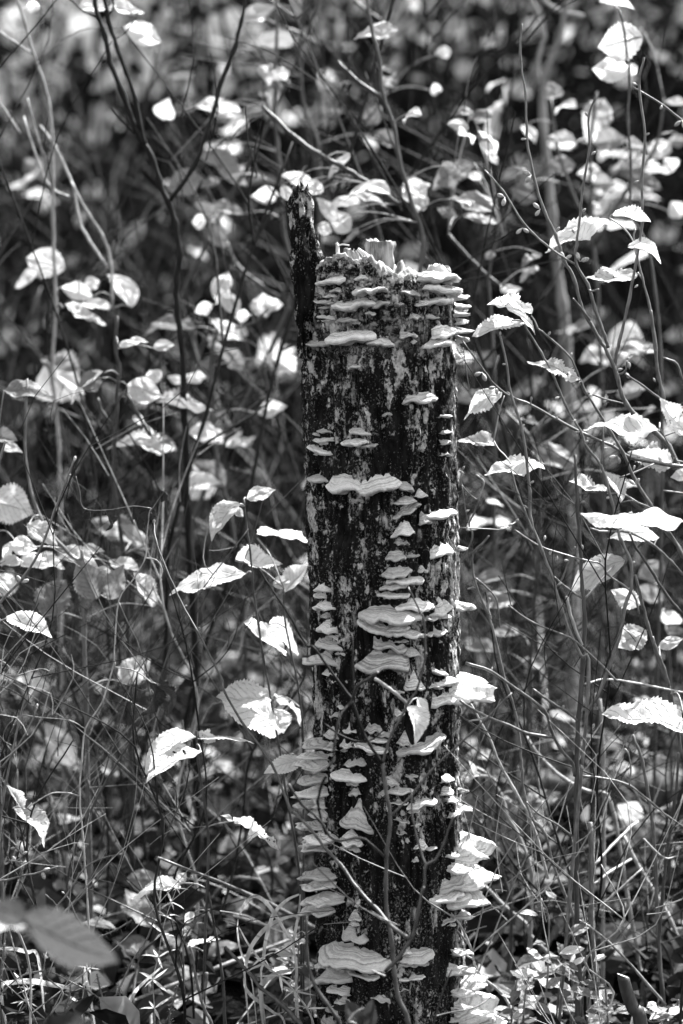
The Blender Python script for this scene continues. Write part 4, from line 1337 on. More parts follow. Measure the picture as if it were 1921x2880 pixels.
# ---- blurred big leaves close to the camera, lower left
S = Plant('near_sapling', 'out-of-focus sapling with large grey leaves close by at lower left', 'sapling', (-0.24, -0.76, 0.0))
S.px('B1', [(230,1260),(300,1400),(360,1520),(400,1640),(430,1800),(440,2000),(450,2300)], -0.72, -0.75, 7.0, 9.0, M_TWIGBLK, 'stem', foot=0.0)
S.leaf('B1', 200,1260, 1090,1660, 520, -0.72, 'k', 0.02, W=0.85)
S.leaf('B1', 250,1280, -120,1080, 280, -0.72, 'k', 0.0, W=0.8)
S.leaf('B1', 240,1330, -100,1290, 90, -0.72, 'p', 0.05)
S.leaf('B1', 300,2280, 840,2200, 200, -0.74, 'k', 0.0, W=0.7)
join_leaves()

# ---- whorled bedstraw, dry grass and bristly stems at the foot
def whorls(label, fr, nodes, depth, size, n=4, foot=0.0):
    S = Plant('bedstraw', label, 'herb', down(fr, nodes[-1][0], nodes[-1][1], depth))
    S.px(fr, nodes, depth, depth, 1.0, 1.6, M_GRASS, 'stem', foot=foot, sides=5, knots=0)
    for k, (x, y) in enumerate(nodes[:-1]):
        B = at(fr, x, y, depth)
        a0 = S.rng.uniform(0, 6)
        for q in range(n):
            a = a0 + q * 6.283 / n
            A = np.array([math.cos(a), math.sin(a), S.rng.uniform(-0.7, 0.6)])
            L = size * (0.55 + 0.45 * min(1, (k + 1) / 3)) * S.rng.uniform(0.6, 1.3)
            S.leaf3(B, A, np.array([0, -0.3, 1.0]), L, L * 0.15, 'n')
    return S


whorls('whorled bedstraw stem standing free at lower left, bright narrow leaves', 'L3', [(865,1112),(840,1180),(815,1250),(795,1330),(775,1450),(750,1560),(757,1700),(760,1850)], -0.02, 0.020)
whorls('bedstraw with bright whorls at the very bottom left', 'L3', [(430,1500),(415,1590),(400,1680),(390,1777)], -0.05, 0.020)
whorls('bedstraw whorls by the stump left foot', 'B2', [(900,1700),(905,1770),(1060,1880),(1200,2030),(1330,2200),(1400,2400)], -0.06, 0.020, 4)
whorls('leaning bedstraw below the front leaf stub', 'B1', [(200,1830),(260,1900),(220,2010),(170,2120),(150,2260)], -0.05, 0.017)
whorls('bedstraw among grass at the bottom border, left of stump', 'B2', [(1215,1800),(1210,2040),(1215,2200),(1220,2400)], -0.05, 0.020, 4)
GR = [('B2', [(670,1290),(720,1180),(800,1110),(880,1130),(970,1220),(1060,1360),(1140,1500),(1200,1620)], 0.0045, 'arched dry grass blade left of the stump foot'),
      ('B2', [(1250,1090),(1140,1140),(1040,1230),(980,1330),(920,1560),(900,1760),(880,1900)], 0.0042, 'dry grass blade bending from the stump left edge'),
      ('B2', [(1230,1290),(1080,1330),(960,1390),(850,1500),(770,1630),(725,1800),(720,1900)], 0.005, 'broad dry grass blade curving low left of the stump'),
      ('B2', [(1170,1830),(1060,1850),(960,1900),(890,1960),(870,2060)], 0.006, 'short pale grass blade near the stump foot'),
      ('B2', [(1260,1090),(1250,1250),(1215,1430),(1190,1600),(1225,1800),(1220,2100)], 0.0034, 'upright pale grass stalk along the stump left edge'),
      ('B2', [(480,1250),(640,1275),(760,1305),(930,1390),(1040,1440),(1200,1480),(1320,1520)], 0.0022, 'thin grass stalk lying level across the lower left'),
      ('B2', [(655,1330),(650,1450),(670,1600),(720,1740),(760,1850),(800,2000)], 0.0022, 'thin flowering stalk left of the arched grass blade'),
      ('B2', [(660,1400),(760,1580),(900,1760),(1060,1890),(1200,2030),(1370,2300)], 0.0026, 'straight dry stalk leaning to the stump foot'),
      ('B1', [(-20,1530),(120,1530),(250,1560),(350,1610)], 0.005, 'pale grass blade behind the big grey leaf'),
      ('B1', [(1480,1700),(1300,1860),(1220,1960),(1160,2100),(1130,2260)], 0.004, 'leaning grass blade under the free bedstraw'),
      ('B1', [(640,1890),(480,1860),(300,1830),(120,1840),(10,1900)], 0.007, 'pale curled dry blade at the bottom left corner'),
      ('B1', [(780,1700),(790,1800),(820,1930),(840,2020)], 0.004, 'short bent dry stalk under the grey leaf'),
      ('B2', [(710,1900),(730,2000),(790,2080),(880,2150),(1000,2240),(1100,2320)], 0.004, 'curved dry blade at the bottom, left of stump')]
for fr, pts, w, lab in GR:
    dep = -0.04
    S = Plant('grass_blade', lab, 'grass', down(fr, pts[-1][0], pts[-1][1], dep))
    P = [at(fr, x, y, dep + 0.01 * (i % 2)) for i, (x, y) in enumerate(pts)]
    P = P + to_ground(P, 0.01)
    V, F = ribbon(smooth_path(P, 5), w, 1.6)
    link('blade', mesh_data('blade', V - S.b, F, M_GRASS), S.o)
BR = [('L3', [(645,1270),(560,1320),(470,1362),(400,1420)], 'bristly dark stem pointing right at lower left'),
      ('L3', [(755,1260),(720,1360),(660,1450),(600,1570),(540,1700),(520,1777)], 'long bristly stem leaning left of the free bedstraw'),
      ('L3', [(870,1590),(850,1660),(830,1735),(830,1777)], 'short bristly tip beside the free bedstraw'),
      ('B1', [(300,1960),(250,2040),(150,2140),(80,2221)], 'bristly stem slanting in the bottom left corner'),
      ('B1', [(650,1860),(640,1960),(600,2060),(590,2200)], 'bristly upright stem at the bottom left'),
      ('B1', [(890,1760),(920,1900),(960,2050),(1000,2221)], 'bristly stem crossing under the grey leaf'),
      ('B1', [(1095,1870),(1100,1960),(1110,2090),(1110,2221)], 'small bristly shoot at the bottom left of centre'),
      ('B1', [(40,1480),(30,1650),(10,1800),(-10,2000)], 'bristly stem along the left border near the bottom'),
      ('B2', [(290,1270),(240,1370),(180,1440),(120,1560)], 'dark knobbly flower stalk above the lower left herb'),
      ('B1', [(-10,1960),(200,1780),(440,1740),(640,1830),(860,1950),(1160,2200)], 'dark rough stem lying across the bottom left')]
for k, (fr, pts, lab) in enumerate(BR):
    S = Plant('bristly_stem', lab, 'stem', down(fr, pts[-1][0], pts[-1][1], -0.05))
    bristly(S, fr, pts, -0.05, -0.05, 2.6, M_TWIG, 60, 0.006, 'stem')
    P = [at(fr, *pts[-1], -0.05)]
    S.stem(P + to_ground(P, 0.0), 0.0009, 0.001, M_TWIG, 'stem', sides=5)
S = Plant('knobbly_stem', 'dark knobbly forked stem at the bottom, left of the stump', 'stem', down('B2', 400, 2400, -0.03))
S.px('B2', [(185,1590),(215,1700),(240,1850),(270,2000),(300,2120),(340,2230),(400,2380)], -0.03, -0.03, 3.5, 5.0, M_TWIG, 'stem', foot=0.0)
S.px('B2', [(260,1640),(250,1760),(245,1860)], -0.03, -0.03, 4.0, 3.0, M_TWIGBLK, 'twig')
S.px('B2', [(350,1850),(345,1950),(310,2110)], -0.03, -0.03, 4.5, 3.0, M_TWIG, 'twig')
S = Plant('curved_branch', 'pale weathered branch curving down to the stump foot at bottom left', 'branch', down('B2', 1300, 2400, -0.10))
S.px('B2', [(530,1600),(620,1700),(720,1810),(800,1900),(880,2000),(1000,2090),(1100,2180),(1200,2290),(1270,2400)], -0.05, -0.10, 4.0, 6.5, M_STEM, 'stem', foot=0.0)

# ---- low leafy plant at the bottom right
def low_shrub(label, fr, stems, depth, n, spread, seed):
    r = random.Random(seed)
    S = Plant('low_shrub', label, 'plant', down(fr, stems[0][-1][0], stems[0][-1][1], depth))
    for pts in stems:
        S.px(fr, pts, depth, depth + r.uniform(-0.03, 0.03), 2.2, 3.0, M_TWIG, 'stem', foot=0.0)
    for k in range(n):
        pts = r.choice(stems)
        i = r.randrange(len(pts) - 1)
        t = r.random()
        x = pts[i][0] * (1 - t) + pts[i + 1][0] * t + r.gauss(0, spread * 0.35)
        y = pts[i][1] * (1 - t) + pts[i + 1][1] * t + r.gauss(0, spread * 0.12)
        B = at(fr, x, y, depth + r.gauss(0, 0.03))
        a = r.uniform(0, 6.283)
        A = np.array([math.cos(a), 0.8 * math.sin(a), r.uniform(-0.1, 0.7)])
        L = r.uniform(0.014, 0.032)
        S.leaf3(B, A, np.array([r.uniform(-.4, .4), -0.5, 1.0]), L, L * r.uniform(0.36, 0.5), r.choice('eemmd'))
    return S


low_shrub('low shrub of small bright oval leaves at the bottom right of the stump', 'R3', [[(700,1450),(745,1560),(745,1750),(738,1950),(715,2180)], [(900,1600),(850,1760),(830,1900),(800,2100)], [(640,1850),(620,1950),(600,2060),(590,2200)], [(980,1800),(960,1950),(950,2150)]], 0.0, 44, 130, 3)
low_shrub('low bright leafy tuft at the bottom border beside the cut stub', 'R3', [[(1090,1950),(1100,2100),(1110,2218)], [(1000,1990),(990,2100),(980,2218)]], -0.03, 24, 120, 5)
low_shrub('low bright leafy tuft at the bottom right corner', 'R3', [[(1420,2060),(1400,2160),(1390,2250)], [(1540,2070),(1530,2150),(1540,2250)]], 0.0, 26, 110, 6)
low_shrub('small leafy sprig between stump foot and the low shrub', 'R3', [[(560,1900),(540,2030),(520,2180)]], 0.02, 14, 90, 7)
low_shrub('leafy tuft growing at the stump left foot', 'B2', [[(1250,1500),(1240,1700),(1230,1900),(1230,2300)], [(1150,1650),(1180,1800),(1200,2100)]], 0.03, 18, 120, 8)

# ---- saplings standing behind, traced from the photograph (soft focus)
def back(name, label, depth, stems, leaves, cat='sapling', mat=M_STEM, group=None):
    """stems: (frame, points, r0, r1, foot); leaves: frame, cx, cy, w, h, slope deg, kind, [depth offset]"""
    fr, pts = stems[0][0], stems[0][1]
    S = Plant(name, label, cat, down(fr if len(pts[-1]) == 2 else pts[-1][0], pts[-1][-2], pts[-1][-1], depth), group)
    allp = []
    for k, (f, q, r0, r1, ft) in enumerate(stems):
        allp += S.px(f, q, depth + (0.0 if k == 0 else 0.03 * ((k % 3) - 1)), depth, r0, r1, mat, 'stem' if k == 0 else 'branch', foot=ft)
    allp = np.array(allp)
    for lf in leaves:
        f, cx, cy, w, h, sl, kind = lf[:7]
        dd = lf[7] if len(lf) > 7 else S.rng.uniform(-0.06, 0.06)
        if S.rng.random() < 0.5:
            sl += 180
        vx, vy = math.cos(rad(sl)) * w / 2, -math.sin(rad(sl)) * w / 2
        S.leaf(f, cx - vx, cy - vy, cx + vx, cy + vy, h, depth + dd, kind, S.rng.uniform(-0.03, 0.03))
    return S


back('forked_sapling', 'dark forked sapling making a wide V at upper left', 0.42,
     [('L1', [(515,-60),(520,0),(540,100),(580,200),(610,350),(680,520),(760,740),(830,850),(880,1000),(930,1120),(965,1230),(990,1400),(970,1550),(975,1700),(1000,1882),('L2',940,250),('L2',945,450),('L2',955,700),('L2',960,1000),('L2',985,1400),('L2',1000,1700)], 5.6, 9.5, 0.0),
      ('L1', [(565,-60),(600,120),(640,250),(700,400),(750,560),(770,680),(800,800)], 5.0, 5.6, None),
      ('L1', [(1360,-60),(1330,120),(1290,270),(1220,450),(1180,610),(1130,760),(1060,930),(930,1115)], 4.4, 6.0, None),
      ('L1', [(380,-10),(460,65),(530,95)], 2.4, 2.6, None), ('L1', [(620,-40),(625,40),(600,90)], 2.4, 2.6, None),
      ('L1', [(770,60),(700,170),(640,215)], 1.6, 2.0, None), ('L1', [(610,600),(660,660),(750,740)], 2.2, 3.0, None)],
     [('L1',700,60,200,60,-5,'p'),('L1',520,30,190,70,5,'p')], mat=M_TWIGBLK)
back('leafy_sapling', 'pale-stemmed sapling with glossy bent twigs at the upper left border', 0.55,
     [('L1', [(70,-60),(130,100),(170,250),(230,420),(270,580),(290,750),(290,900),(295,1200),(300,1500),(310,1700),('L2',270,250),('L2',300,600),('L2',310,1000),('L2',310,1500)], 3.6, 5.0, 0.0),
      ('L1', [(-30,520),(0,570),(60,660),(115,740)], 2.8, 3.2, None), ('L1', [(-10,170),(80,230),(185,300)], 2.8, 3.2, None),
      ('L1', [(150,540),(215,780),(235,840),(275,900)], 2.4, 3.2, None), ('L1', [(130,640),(220,920),(290,1040),(380,1085)], 2.4, 3.4, None),
      ('L1', [(220,690),(300,800),(370,940),(410,1050),(430,1180),(470,1290),(590,1470)], 2.8, 3.6, None),
      ('L1', [(390,1000),(490,1180),(560,1290),(610,1440),('L1',620,1700)], 2.8, 4, None)],
     [('L1',790,190,230,140,-20,'p'),('L1',240,1440,250,170,-20,'p'),('L1',130,1530,180,90,25,'p'),('L1',420,1610,180,110,-18,'p'),('L1',510,1560,90,80,30,'p'),('L1',680,1590,230,110,-65,'p'),
      ('L1',470,1740,260,60,-20,'p'),('L1',520,1690,160,80,-15,'p'),('L1',180,40,90,60,0,'p')], mat=M_TWIGPALE)
back('leafy_sapling', 'sapling with thin straight stem and drooping grey leaves above left of the spike', 0.75,
     [('L1', [(1530,-40),(1520,300),(1515,600),(1530,800),(1545,950),(1568,1300),(1590,1700),('L2',1000,1000),('L2',1010,1700)], 4, 6.5, 0.0), ('L1', [(1450,500),(1500,640),(1560,740)], 4, 4, None), ('L1', [(1245,1330),(1300,1450),(1420,1560),(1540,1640)], 4, 5, None)],
     [('L1',910,610,90,120,80,'p'),('L1',1200,600,250,80,-8,'p'),('L1',1250,620,140,90,0,'p'),('L1',1480,400,70,110,80,'p'),('L1',1540,410,60,110,-80,'p'),('L1',1460,1080,130,90,-5,'p'),
      ('L1',1240,930,320,120,-30,'m'),('L1',1010,1010,200,160,20,'m'),('L1',1130,1150,120,80,-30,'p'),('L1',1095,1220,80,80,0,'p'),('L1',1240,1150,210,80,-15,'m'),('L1',1200,1300,180,110,-60,'m'),('L1',1160,1000,110,60,15,'m'),
      ('L1',910,1000,60,40,0,'m')], mat=M_STEM)
back('leafy_sapling', 'sapling with a cluster of shining leaves left of the stump shoulder', 0.6,
     [('L1', [(1290,1550),(1250,1700),(1180,1880),('L2',1080,300),('L2',1110,700),('L2',1180,1000),('L2',1250,1500)], 3.5, 6, 0.0), ('L1', [(1480,1700),(1400,1780),(1250,1820)], 3, 4, None)],
     [('L1',1230,1580,190,130,75,'p'),('L1',1270,1660,160,110,-60,'p'),('L1',1470,1680,190,130,0,'r'),('L1',1270,1830,200,90,-10,'p'),('L1',1120,1700,110,70,20,'p'),('L1',1330,1740,90,70,0,'p'),
      ('L1',930,1790,300,90,-5,'m'),('L2',1440,220,180,140,-35,'r'),('L2',1190,60,170,80,-10,'p'),('L2',1140,30,140,60,-20,'p'),('L2',960,300,190,60,5,'p'),('L2',1400,460,150,80,15,'p'),('L2',1050,585,190,100,-10,'p'),('L2',1070,780,220,130,-40,'m'),('L2',1040,830,190,80,15,'p')], mat=M_STEM)
back('leafy_sapling', 'sapling with cupped white leaf left of the forked stem foot', 0.35,
     [('L2', [(600,-20),(595,150),(610,250),(600,400),(590,600),(580,800),(600,950),(640,1300),(660,1700)], 4.5, 6.5, 0.0), ('L2', [(500,400),(530,480),(590,540)], 4, 4, None), ('L2', [(650,380),(720,500),(770,590)], 4.5, 5, None)],
     [('L2',745,360,190,150,-15,'p'),('L2',790,280,90,90,-60,'p'),('L2',950,425,300,44,-6,'m'),('L2',430,330,240,70,30,'p'),('L2',460,320,130,120,20,'m'),('L2',730,610,340,80,-8,'m'),('L2',770,650,150,70,-25,'p'),
      ('L2',680,110,150,60,10,'p'),('L2',840,130,110,60,15,'p'),('L2',590,1060,280,150,-32,'m'),('L2',690,1110,200,90,-40,'m')], mat=M_STEM)
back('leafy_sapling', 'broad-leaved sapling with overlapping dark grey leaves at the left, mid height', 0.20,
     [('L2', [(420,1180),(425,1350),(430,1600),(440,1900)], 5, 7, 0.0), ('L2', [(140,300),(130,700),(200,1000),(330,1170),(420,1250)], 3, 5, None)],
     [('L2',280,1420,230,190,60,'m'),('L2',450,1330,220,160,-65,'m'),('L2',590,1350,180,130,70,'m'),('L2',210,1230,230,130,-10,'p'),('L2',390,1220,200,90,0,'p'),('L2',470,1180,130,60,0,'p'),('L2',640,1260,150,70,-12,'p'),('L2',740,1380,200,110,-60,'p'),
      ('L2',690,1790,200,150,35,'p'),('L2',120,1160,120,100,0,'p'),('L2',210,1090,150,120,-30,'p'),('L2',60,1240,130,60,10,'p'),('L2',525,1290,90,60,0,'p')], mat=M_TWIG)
back('leafy_sapling', 'sapling at the left border with a large white scalloped leaf', 0.25,
     [('L2', [(-30,900),(-20,1300),(-20,1900)], 5, 6, 0.0)],
     [('L2',60,950,230,210,-15,'p'),('L2',20,1350,140,160,60,'p'),('L2',130,350,220,90,5,'m'),('L2',60,660,90,50,0,'p'),('L2',20,600,110,80,0,'m'),('L2',30,1190,150,60,30,'p')], mat=M_TWIG)
back('leafy_sapling', 'low sapling with a mottled hanging leaf behind the vine at lower left', 0.5,
     [('L3', [(0,0),(60,80),(190,300),(330,540),(460,750),(600,950),(700,1150)], 7, 9, 0.0)],
     [('L3',300,410,230,150,-60,'p'),('L3',660,40,170,130,30,'p'),('L3',160,105,190,80,-10,'p'),('L3',30,80,80,50,0,'p'),('L3',130,150,140,60,0,'p')], mat=M_STEM)
back('broad_leaf_plant', 'large pale leaf with two dark holes low behind the stump left edge', 0.28,
     [('B2', [(1080,1350),(1090,1700),(1100,2100)], 3, 4, 0.0)],
     [('B2',1080,1640,620,300,72,'m',0.0),('B2',200,270,270,130,80,'m',0.1),('L3',720,1080,200,120,-10,'m',0.0),('L3',680,1210,230,110,-50,'m',0.0),('L3',360,1290,170,120,20,'m',0.0)], cat='plant', mat=M_TWIG)
# behind and above the stump
back('leafy_sapling', 'leafy sapling directly behind the broken top with clustered white leaves', 0.45,
     [('M', [(850,-60),(900,200),(960,450),(985,700),(1060,900),(1100,1150),(1200,1500),(1280,1800),('T1',980,900)], 4, 6.5, 0.0), ('M', [(650,450),(780,580),(960,710)], 4.5, 5, None), ('M', [(100,780),(200,880),(380,1040),(560,1160)], 5, 6, None),
      ('M', [(560,1160),(760,1270),(940,1380),(1100,1500)], 6, 6, None)],
     [('M',930,250,340,110,12,'p'),('M',1230,1400,220,200,30,'r'),('M',1250,1480,140,150,-70,'p'),('M',880,1390,330,70,-12,'p'),('M',900,1450,260,60,-5,'m'),('M',690,1470,260,90,-8,'p'),('M',590,1540,220,120,-55,'p'),('M',680,1630,190,150,-45,'p'),
      ('M',560,1680,120,110,-20,'p'),('M',380,1310,260,110,-28,'p'),('M',480,1370,120,150,70,'p'),('M',120,1430,190,120,0,'p'),('M',280,1420,140,80,-60,'p'),('M',650,1200,230,60,38,'p'),('M',750,1740,140,70,30,'m'),('M',1190,850,160,90,0,'p'),
      ('M',1450,1290,240,200,30,'m'),('M',1570,1460,150,70,0,'p')], mat=M_STEM)
back('leafy_sapling', 'thin sapling with small scattered leaves high above the stump', 0.9,
     [('M', [(400,-60),(380,560),(420,830),(490,1000),(520,1400)], 4, 5, 0.0), ('M', [(690,320),(660,450),(800,620),(960,710)], 4.5, 5, None), ('M', [(770,0),(870,80),(970,150)], 5, 5, None), ('M', [(230,190),(400,260),(500,330)], 4, 4, None)],
     [('M',60,80,260,130,25,'p'),('M',80,120,110,70,80,'p'),('M',160,540,130,120,80,'p'),('M',240,540,90,170,75,'p'),('M',120,700,60,90,75,'p'),('M',550,620,110,110,60,'m'),('M',580,700,110,80,60,'m'),('M',910,850,170,160,-60,'m'),('M',1000,1010,160,110,-30,'m'),
      ('M',1030,500,130,90,-40,'m'),('M',1030,600,130,70,-30,'m'),('M',1440,380,90,100,0,'p'),('M',1380,660,80,80,0,'p'),('M',640,820,60,110,80,'m'),('M',1010,190,70,50,0,'p')], mat=M_STEM)
back('grey_tree', 'slender grey tree trunk forking high up, blurred right of the stump', 1.3,
     [('R1', [(860,-40),(820,200),(760,360),(712,500),(708,700),(735,1000),(765,1300),(795,1600),(830,1850),(850,2088),('R2',870,500),('R2',890,1000),('R2',900,1500),('R2',900,2000)], 6, 18, 0.0),
      ('R1', [(600,-80),(680,80),(720,200),(690,330),(680,430),(695,520)], 3.5, 6, None), ('R1', [(720,0),(800,60),(960,100)], 4, 5, None)],
     [], cat='tree', mat=M_GREYTREE)
back('leafy_sapling', 'sapling with two stacked round pale leaves at the top right', 0.4,
     [('R1', [(1180,60),(1210,200),(1240,460),(1230,740),(1250,1000),(1250,1300),(1350,1500),(1400,1800),('R2',1430,200),('R2',1440,900)], 2.5, 4.5, 0.0)],
     [('R1',1185,250,280,220,10,'p',0.0),('R1',1120,425,230,180,-5,'p',0.0),('R1',1250,430,90,80,30,'p',0.0),('R1',1160,0,210,60,0,'p',0.0)], mat=M_STEM)
back('leafy_sapling', 'bushy sapling with many pale leaves in the upper right blur', 0.8,
     [('R1', [(1040,560),(1000,900),(1010,1300),(1040,1700),(1060,2100),('R2',1080,1000)], 4, 6, 0.0), ('R1', [(1450,600),(1400,900),(1200,1200),(1030,1500)], 3, 5, None), ('R1', [(760,600),(800,900),(900,1200),(1010,1400)], 3, 5, None)],
     [('R1',1030,710,220,180,60,'p'),('R1',845,650,140,60,-8,'p'),('R1',835,850,170,80,-12,'p'),('R1',630,810,120,60,-40,'p'),('R1',1120,860,190,150,10,'m'),('R1',840,1010,180,120,10,'m'),('R1',1000,1060,150,120,0,'p'),('R1',1430,900,160,140,40,'p'),
      ('R1',1270,880,130,60,-12,'p'),('R1',1230,1030,190,130,0,'m'),('R1',1490,1010,80,120,-60,'p'),('R1',1340,1120,220,120,-15,'m'),('R1',600,1190,180,130,-20,'m'),('R1',1080,1120,120,110,0,'m'),('R1',1520,620,130,60,-12,'p'),('R1',770,560,110,110,40,'m'),
      ('R1',1060,1270,140,90,60,'p'),('R1',1530,1280,110,120,-60,'p'),('R1',1290,200,90,70,0,'m'),('R1',1530,860,110,90,0,'m')], mat=M_STEM)
back('leafy_sapling', 'sapling with a pair of hooked grey leaves right of the broken top', 0.55,
     [('R1', [(460,1420),(420,1500),(380,1700),(400,2000),('R2',420,600)], 3, 5, 0.0), ('R1', [(130,1430),(300,1620),(450,1750)], 5, 5, None)],
     [('R1',160,1060,290,150,25,'m'),('R1',300,1230,280,110,-18,'m'),('R1',340,1340,230,70,-14,'m'),('R1',395,930,180,80,-38,'p'),('R1',390,850,170,60,-20,'p'),('R1',190,760,130,70,-20,'p'),('R1',250,825,110,70,0,'p'),('R1',320,700,130,50,18,'m'),('R1',215,680,120,60,0,'m'),
      ('R1',530,1060,180,60,12,'m'),('R1',290,1070,100,60,-45,'p'),('R1',640,1580,130,60,20,'m'),('R1',620,1660,120,50,25,'m'),('R1',520,1770,130,60,10,'p'),('R1',120,1300,130,60,-20,'m'),('R1',390,1560,70,60,0,'m')], mat=M_STEM)
back('leafy_sapling', 'low sapling with grey oval leaves behind the crooked stem', 0.45,
     [('R2', [(690,900),(690,1200),(680,1500),(640,1900),('R3',620,300)], 3, 5, 0.0), ('R2', [(300,940),(420,1040),(600,1180)], 5, 4, None), ('R2', [(480,560),(620,700),(690,900)], 4, 4, None)],
     [('R2',790,830,310,140,-12,'m'),('R2',385,1570,180,80,-4,'m'),('R2',440,1710,220,110,12,'m'),('R2',340,2000,220,80,-18,'m'),('R2',480,1900,170,70,-10,'m'),('R2',420,1115,110,26,0,'p'),('R2',650,2090,180,110,-25,'m'),('R2',1240,440,190,110,10,'m'),('R2',1280,160,260,110,-10,'m'),
      ('R2',1340,560,130,60,20,'m'),('R2',650,620,80,50,0,'m'),('R2',1240,1000,100,60,0,'m')], mat=M_STEM)
back('leafy_sapling', 'sapling with wrinkled leaves low at the right border', 0.5,
     [('R2', [(1430,1400),(1450,1700),(1480,2000),('R3',1490,300),('R3',1500,900)], 3, 6, 0.0)],
     [('R2',1370,1540,190,130,25,'m'),('R2',1370,1680,130,170,70,'m'),('R2',1500,1830,130,110,0,'p'),('R2',1520,1900,110,70,0,'m'),('R3',1330,240,90,110,60,'m'),('R3',1500,270,180,110,0,'m'),('R3',1240,915,190,170,60,'p'),('R3',1250,990,170,90,0,'m'),('R3',340,560,150,100,-10,'m'),('R3',850,340,220,60,-10,'m')], mat=M_STEM)
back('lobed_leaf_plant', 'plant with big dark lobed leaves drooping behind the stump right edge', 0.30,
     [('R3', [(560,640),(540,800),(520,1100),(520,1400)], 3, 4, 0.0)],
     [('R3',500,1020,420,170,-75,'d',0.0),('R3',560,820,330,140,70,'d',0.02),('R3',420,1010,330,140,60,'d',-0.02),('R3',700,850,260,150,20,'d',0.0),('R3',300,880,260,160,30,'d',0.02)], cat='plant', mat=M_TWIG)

join_leaves()
# fallen log behind at the right
lg = thing('fallen_log', at('R3', 1500, 790, 1.0), 'mossy fallen log lying behind the saplings at right', 'log')
lb = np.array(lg.location)
ax_ = smooth_path([np.array([0.05, 1.05, 0.02]), np.array([0.35, 1.00, 0.035]), np.array([0.75, 0.92, 0.04]), np.array([1.3, 0.85, 0.05])], 10)
Vl, Fl = tube(ax_, 0.045, 36)
dv = 0.010 * fbm(Vl[:, 0] * 9, Vl[:, 1] * 30, Vl[:, 2] * 30, 77, 3)
cen = np.repeat(ax_, 36, axis=0)
Vl = Vl + (Vl - cen) / 0.045 * dv[:, None]
link('trunk', mesh_data('trunk', Vl - lb, Fl, M_LOG), lg)

# ================================================================== the thicket behind
HALF = 0.19                               # half width of the strip of wood that can be seen, as a slope from the camera


def in_strip(y, f, wide=HALF):
    return CAM[0] + f * wide * (y - CAM[1])


def random_sapling(k, rng, y, f, leafy, fine=False):
    x = in_strip(y, f)
    z0 = float(gz(x, y))
    h = rng.uniform(0.75, 1.5) if y < 3 else rng.uniform(1.2, 2.4)
    if fine:
        h = rng.uniform(0.22, 0.75)
    lab = ('slender leafy sapling in the blurred thicket behind the stump', 'leafy saplings of the thicket') if leafy else ('thin leafless sapling in the blurred thicket behind the stump', 'leafless saplings of the thicket')
    if fine:
        lab = ('fine wiry bare shoot in the tangle beside the stump', 'wiry shoots of the undergrowth')
    band = 'by the left border' if f < -0.62 else 'left of the stump' if f < -0.12 else 'behind the stump' if f < 0.32 else 'right of the stump' if f < 0.66 else 'by the right border'
    row = ('close by' if y < 0.35 else 'a step back') if fine else ('in the nearest row' if y < 1.2 else 'in the middle rows' if y < 2.8 else 'in the farthest blurred row')
    lab = (f"{'fine wiry bare shoot' if fine else 'slender leafy sapling' if leafy else 'thin leafless sapling'} {band}, {row}", lab[1])
    S = Plant('wiry_shoot' if fine else 'thicket_sapling', lab[0], 'shoot' if fine else 'sapling', (x, y, z0), lab[1])
    lean = rng.gauss(0, 0.24 if fine else 0.20)
    b = np.array([x, y, z0])
    P = [b + np.array([0, 0, -0.02])]
    for i in range(1, 7):
        t = i / 6
        P.append(b + np.array([lean * h * t * t + rng.uniform(-0.025, 0.025), rng.uniform(-0.04, 0.04), h * t]))
    mat = rng.choice([M_STEM, M_BACKTWIG, M_BACKTWIG, M_TWIGBLK])
    r0 = rng.uniform(0.0010, 0.0022) if fine else rng.uniform(0.0018, 0.0045) * (1 if y < 3 else 1.5)
    if fine and rng.random() < 0.14:
        mat = M_TWIGPALE
    S.stem(P, r0, r0 * 0.4, mat, 'stem', sides=6)
    Q = smooth_path(P, 4)
    mb = MB()
    ends = []
    for j in range(rng.randint(5, 9)):
        i = rng.randint(5, len(Q) - 3)
        a = rng.uniform(0, 6.28)
        L = rng.uniform(0.12, 0.42) * (0.7 if fine else 1)
        d = np.array([math.cos(a) * 0.8, math.sin(a) * 0.5, rng.uniform(0.2, 1.0)])
        d /= np.linalg.norm(d)
        bend = np.array([rng.gauss(0, .03), 0, rng.uniform(-0.02, 0.04)])
        B = [Q[i], Q[i] + d * L * 0.5 + bend, Q[i] + d * L + bend * 0.5 + np.array([0, 0, 0.03])]
        mb.add(*tube(smooth_path(B, 3), np.linspace(r0 * 0.5, r0 * 0.22, 7), 4, False))
        ends.append((B[1], B[2]))
        for q in range(rng.randint(1, 3)):
            t = rng.uniform(0.3, 0.9)
            st = Q[i] + d * L * t + bend * t
            d2 = d + np.array([rng.gauss(0, .7), rng.gauss(0, .5), rng.gauss(0.2, .4)])
            d2 /= np.linalg.norm(d2)
            e = st + d2 * L * rng.uniform(0.25, 0.6)
            mb.add(*tube(smooth_path([st, (st + e) / 2 + bend * 0.3, e], 2), np.linspace(r0 * 0.3, r0 * 0.16, 5), 4, False))
    V = np.vstack(mb.v)
    link('branches', mesh_data('branches', V - S.b, mb.f, mat), S.o)['kind'] = 'stuff'
    if leafy:
        for (p1, p2) in rng.sample(ends, min(len(ends), 4)):
            for q in range(rng.randint(1, 3)):
                t = rng.uniform(0.2, 1.0)
                pt = p1 * (1 - t) + p2 * t
                a2 = rng.uniform(0, 6.28)
                A = np.array([math.cos(a2), math.sin(a2), rng.uniform(-0.6, 0.3)])
                Ll = rng.uniform(0.04, 0.105)
                S.leaf3(pt, A, np.array([rng.gauss(0, .6), rng.gauss(-0.2, .6), 1.0]), Ll, Ll * rng.uniform(0.5, 0.85), rng.choice('ppprmd'))
    return S


